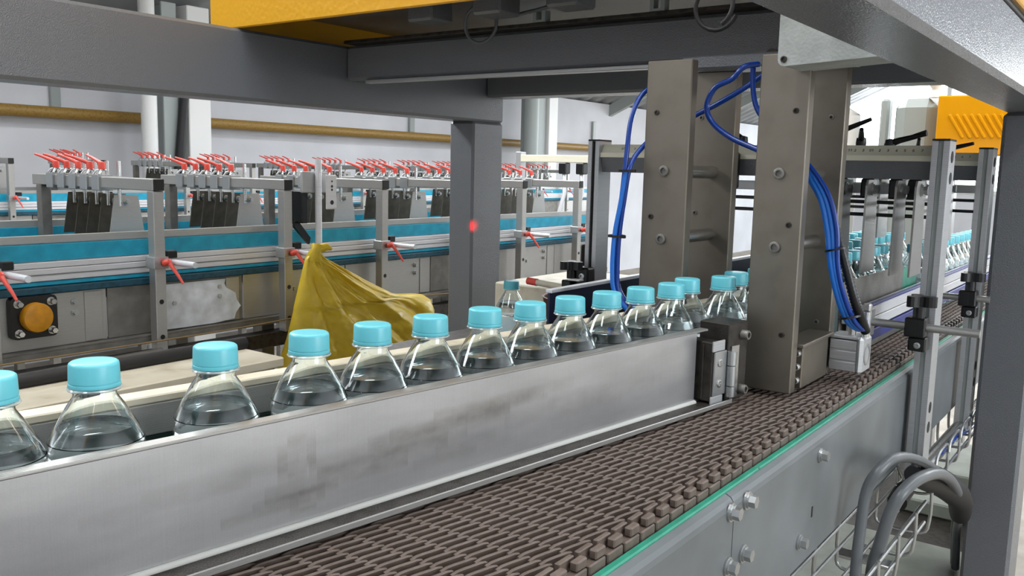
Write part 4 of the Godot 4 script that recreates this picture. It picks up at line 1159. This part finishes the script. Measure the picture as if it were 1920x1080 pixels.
	tag(obj("cream_beam", b1(-1.46, -1.30, -0.47, -0.44, -0.6, -1.34, 0.003), M.cream), "cream beam on the dark floor stand beside the yellow bag", "beam")
	var st := thing("floor_stand", "dark steel box stand between the plank rail and bag conveyor", "stand", Vector3(-1.38, -EYE, -1.0))
	obj("body", b1(-1.48, -1.28, -EYE, -0.4705, -0.62, -1.32, 0.004), M.dark_steel, st)
	# clutter right of the far frame leg
	var bin := thing("brown_bin", "round brown plastic bin beside the far frame leg", "bin", Vector3(-0.98, -0.40, -1.50))
	obj("bin_shell", lathe(nst(), [Vector2(0, -0.36), Vector2(0.058, -0.36), Vector2(0.072, -0.262), Vector2(0.075, -0.258), Vector2(0.070, -0.258), Vector2(0.057, -0.352), Vector2(0, -0.352)], 28, Transform3D(Basis(), Vector3(-0.955, 0, -1.53))), M.bin_brown, bin)
	var wt := thing("work_table", "low dark work table holding the brown bin", "table", Vector3(-1.02, -EYE, -1.6))
	obj("tabletop", b1(-1.25, -0.872, -0.375, -0.3605, -1.22, -2.0, 0.002), M.dark_steel, wt)
	for q in [[-1.22, -1.25], [-0.90, -1.25], [-1.22, -1.97], [-0.90, -1.97]]:
		obj("leg", b1(q[0] - 0.015, q[0] + 0.015, -EYE, -0.3752, q[1] - 0.015, q[1] + 0.015, 0.001), M.dark_steel, wt)
	tag(obj("cream_board", b1(-1.24, -1.04, -0.3600, -0.262, -1.62, -1.98, 0.003), M.cream), "cream board box lying behind the brown bin", "box")

func make_bag() -> void:
	# crumpled plastic bag, knotted at the stub rod and drawn out to one side
	var rows := 96
	var cols := 52
	var left := [[-0.222, 1.470], [-0.235, 1.455], [-0.33, 1.425], [-0.432, 1.394], [-0.494, 1.369], [-0.60, 1.345], [-0.74, 1.345]]
	var right := [[-0.222, 1.500], [-0.235, 1.515], [-0.30, 1.650], [-0.352, 1.765], [-0.3565, 1.800], [-0.3575, 1.840], [-0.364, 1.880], [-0.380, 1.910], [-0.413, 1.924], [-0.48, 1.922], [-0.60, 1.90], [-0.74, 1.84]]
	var n := FastNoiseLite.new()
	n.seed = 8
	n.frequency = 1.0
	var pick := func(tab: Array, y: float) -> float:
		for i in tab.size() - 1:
			if y <= tab[i][0] and y >= tab[i + 1][0]:
				return lerpf(tab[i][1], tab[i + 1][1], (tab[i][0] - y) / (tab[i][0] - tab[i + 1][0]))
		return tab[-1][1]
	var s := SurfaceTool.new()
	s.begin(Mesh.PRIMITIVE_TRIANGLES)
	s.set_smooth_group(0)
	for side in 2:
		for j in rows + 1:
			var v := pow(float(j) / rows, 1.35)
			var y := lerpf(-0.222, -0.74, v)
			var zl: float = pick.call(left, y)
			var zr: float = pick.call(right, y)
			for i in cols + 1:
				var u := float(i) / cols
				var e := sqrt(maxf(0.0, 1.0 - pow(2.0 * u - 1.0, 2.0)))
				var depth := e * minf(0.085, 0.012 + 0.30 * (-0.222 - y))
				# creases fan out from the knot
				var ang := atan2(-0.215 - y, lerpf(zl, zr, u) - 1.46)
				var far := Vector2(-0.215 - y, lerpf(zl, zr, u) - 1.46).length()
				var fold := n.get_noise_2d(ang * 5.0, far * 1.4) * 0.026 * e * smoothstep(0.0, 0.12, far) + n.get_noise_2d(u * 5.0 + 9.0, v * 5.0) * 0.014 * e
				var x := -1.705 + (depth + fold if side == 0 else -depth * 0.7)
				s.add_vertex(Vector3(x, y, -lerpf(zl, zr, u)))
	var per := (rows + 1) * (cols + 1)
	for side in 2:
		for j in rows:
			for i in cols:
				var a := side * per + j * (cols + 1) + i
				var q := [a, a + 1, a + cols + 2, a, a + cols + 2, a + cols + 1]
				if side == 1:
					q.reverse()
				for k in q:
					s.add_index(k)
	s.generate_normals()
	var t := thing("plastic_bag", "crumpled yellow plastic bag knotted onto a stub rod of the gantry", "bag", Vector3(-1.7, -0.74, -1.6))
	obj("bag_body", s, M.bag_plastic, t)
	var kn := nst()
	tube(kn, [Vector3(-1.705, -0.240, -1.482), Vector3(-1.703, -0.222, -1.484), Vector3(-1.702, -0.212, -1.488), Vector3(-1.704, -0.204, -1.492)], [0.024, 0.017, 0.013, 0.017], 10)
	tube(kn, [Vector3(-1.700, -0.212, -1.492), Vector3(-1.690, -0.206, -1.512), Vector3(-1.686, -0.212, -1.524)], [0.012, 0.010, 0.004], 8)
	obj("knot", kn, M.bag_plastic, t)

func make_building() -> void:
	# pipes and columns along the white wall
	var p := thing("gas_pipe", "long ochre yellow pipe fixed along the white wall", "pipe", Vector3(-5.42, 0.22, -4))
	obj("pipe", t1([Vector3(-5.42, 0.281, 3.0), Vector3(-5.42, 0.262, -4.0), Vector3(-5.42, 0.236, -15.9)], 0.036, 16), M.pipe_yellow, p)
	for z in [-2.75, -5.9, -9.0]:
		obj("hanger", b1(-5.499, -5.47, 0.29, 0.56, z - 0.03, z + 0.03, 0.004), M.grey_green, p)
	var c := thing("building_column", "pale steel building column with a slanting black conduit by the white wall", "column", Vector3(-5.1, -EYE, -3.35))
	obj("flange", b1(-5.02, -5.00, -EYE, 0.95, -3.17, -3.27, 0.003), M.grey_green, c)
	obj("web", b1(-5.24, -5.02, -EYE, 0.95, -3.24, -3.26, 0.003), M.grey_green, c)
	obj("casing", b1(-5.22, -4.98, -EYE, 0.95, -3.33, -3.49, 0.005), M.white_paint, c)
	obj("conduit", t1([Vector3(-4.97, -0.40, -3.20), Vector3(-4.97, 0.55, -3.31)], 0.028, 12), M.black_rubber, c)
	tag(obj("vertical_pipe", t1([Vector3(-5.0, -EYE, -3.07), Vector3(-5.0, 0.98, -3.07)], 0.047, 20), M.white_paint), "white vertical pipe next to the column with the black conduit", "pipe")
	c = thing("building_column", "pale building column with a brown-grey pipe beyond the far frame leg", "column", Vector3(-5.1, -EYE, -7.3))
	obj("pipe", t1([Vector3(-5.0, -EYE, -7.06), Vector3(-5.0, 1.0, -7.06)], 0.07, 16), M.grey_green, c)
	obj("flange", b1(-5.2, -5.0, -EYE, 1.0, -7.16, -7.30, 0.004), M.grey_green, c)
	obj("casing", b1(-5.2, -4.97, -EYE, 1.0, -7.32, -7.47, 0.004), M.white_paint, c)
	# machines beyond the portals
	var y := thing("yellow_cabinet", "glossy yellow cabinet with slanted louvre slots beyond the portals", "cabinet", Vector3(-0.3, 0.06, -3.2))
	obj("cabinet_body", b1(-0.605, 0.25, 0.07, 0.252, -3.02, -3.7, 0.004), M.yellow_gloss, y)
	for k in 9:
		var sl := nst()
		box(sl, Vector3(-0.548 + k * 0.020, 0.158, -3.0195), Vector3(0.010, 0.085, 0.008), 0.003, Basis(Vector3.BACK, 0.55))
		obj("louvre", sl, M.yellow_gloss, y)
	for q in [[-0.56, -3.06], [0.2, -3.06], [-0.56, -3.66], [0.2, -3.66]]:
		obj("leg", b1(q[0] - 0.02, q[0] + 0.02, -EYE, 0.0698, q[1] - 0.02, q[1] + 0.02, 0.002), M.aluminium, y)
	var g := thing("grey_cabinet", "pale grey rounded cabinet next to the glossy yellow one", "cabinet", Vector3(-0.68, -EYE, -3.2))
	obj("cabinet_body", b1(-0.735, -0.612, -EYE, 0.250, -3.05, -3.5, 0.03), M.grey_green, g)
	obj("lamp_post", lathe(nst(), [Vector2(0.016, 0.2502), Vector2(0.013, 0.268), Vector2(0.010, 0.272), Vector2(0.010, 0.278), Vector2(0.017, 0.288), Vector2(0.017, 0.300), Vector2(0, 0.306)], 16, Transform3D(Basis(), Vector3(-0.628, 0, -3.08))), M.white_paint, g)
	tag(obj("elbow_pipe", t1(smooth([Vector3(-1.02, 0.165, -3.3), Vector3(-0.97, 0.167, -3.3), Vector3(-0.945, 0.155, -3.3), Vector3(-0.935, 0.12, -3.3), Vector3(-0.935, -EYE, -3.3)], 5), 0.026, 16), M.white_paint), "white elbow pipe in front of the bright end window", "pipe")
	for k in 2:
		tag(obj("duct_post", b1([-0.845, -0.795][k], [-0.815, -0.770][k], -EYE, [0.27, 0.245][k], -3.3, -3.35, 0.008), M.grey_green), "pale square post by the grey cabinet, %s" % ["taller of two", "shorter of two"][k], "post")
	# ruler portal at the end of the divider conveyor
	var d := thing("end_portal", "pale beam portal with dark clamps at the end of the bag conveyor", "portal", Vector3(-2.0, -0.3, -3.35))
	obj("post", b1(-2.42, -2.39, -EYE, 0.075, -3.30, -3.34, 0.002), M.aluminium, d)
	obj("post", b1(-1.62, -1.59, -EYE, 0.075, -3.30, -3.34, 0.002), M.aluminium, d)
	obj("beam", b1(-2.39, -1.62, 0.030, 0.062, -3.295, -3.335, 0.002), M.scale_cream, d)
	for k in 3:
		obj("clamp", b1(-2.18 + k * 0.09, -2.14 + k * 0.09, -0.02, 0.0295, -3.29, -3.33, 0.004), M.black_plastic, d)
		obj("hanger", t1([Vector3(-2.16 + k * 0.09, -0.02, -3.31), Vector3(-2.13 + k * 0.09, -0.10, -3.27), Vector3(-2.16 + k * 0.09, -0.25, -3.25)], 0.009, 8), M.aluminium_white, d)

func _ready() -> void:
	rng.seed = 20
	make_view()
	make_materials()
	make_hall()
	make_frame()
	make_conveyor()
	make_belt()
	make_guides()
	make_bottles()
	make_columns()
	make_hoses()
	make_portals()
	make_tray()
	make_gantries()
	make_background()
	make_building()
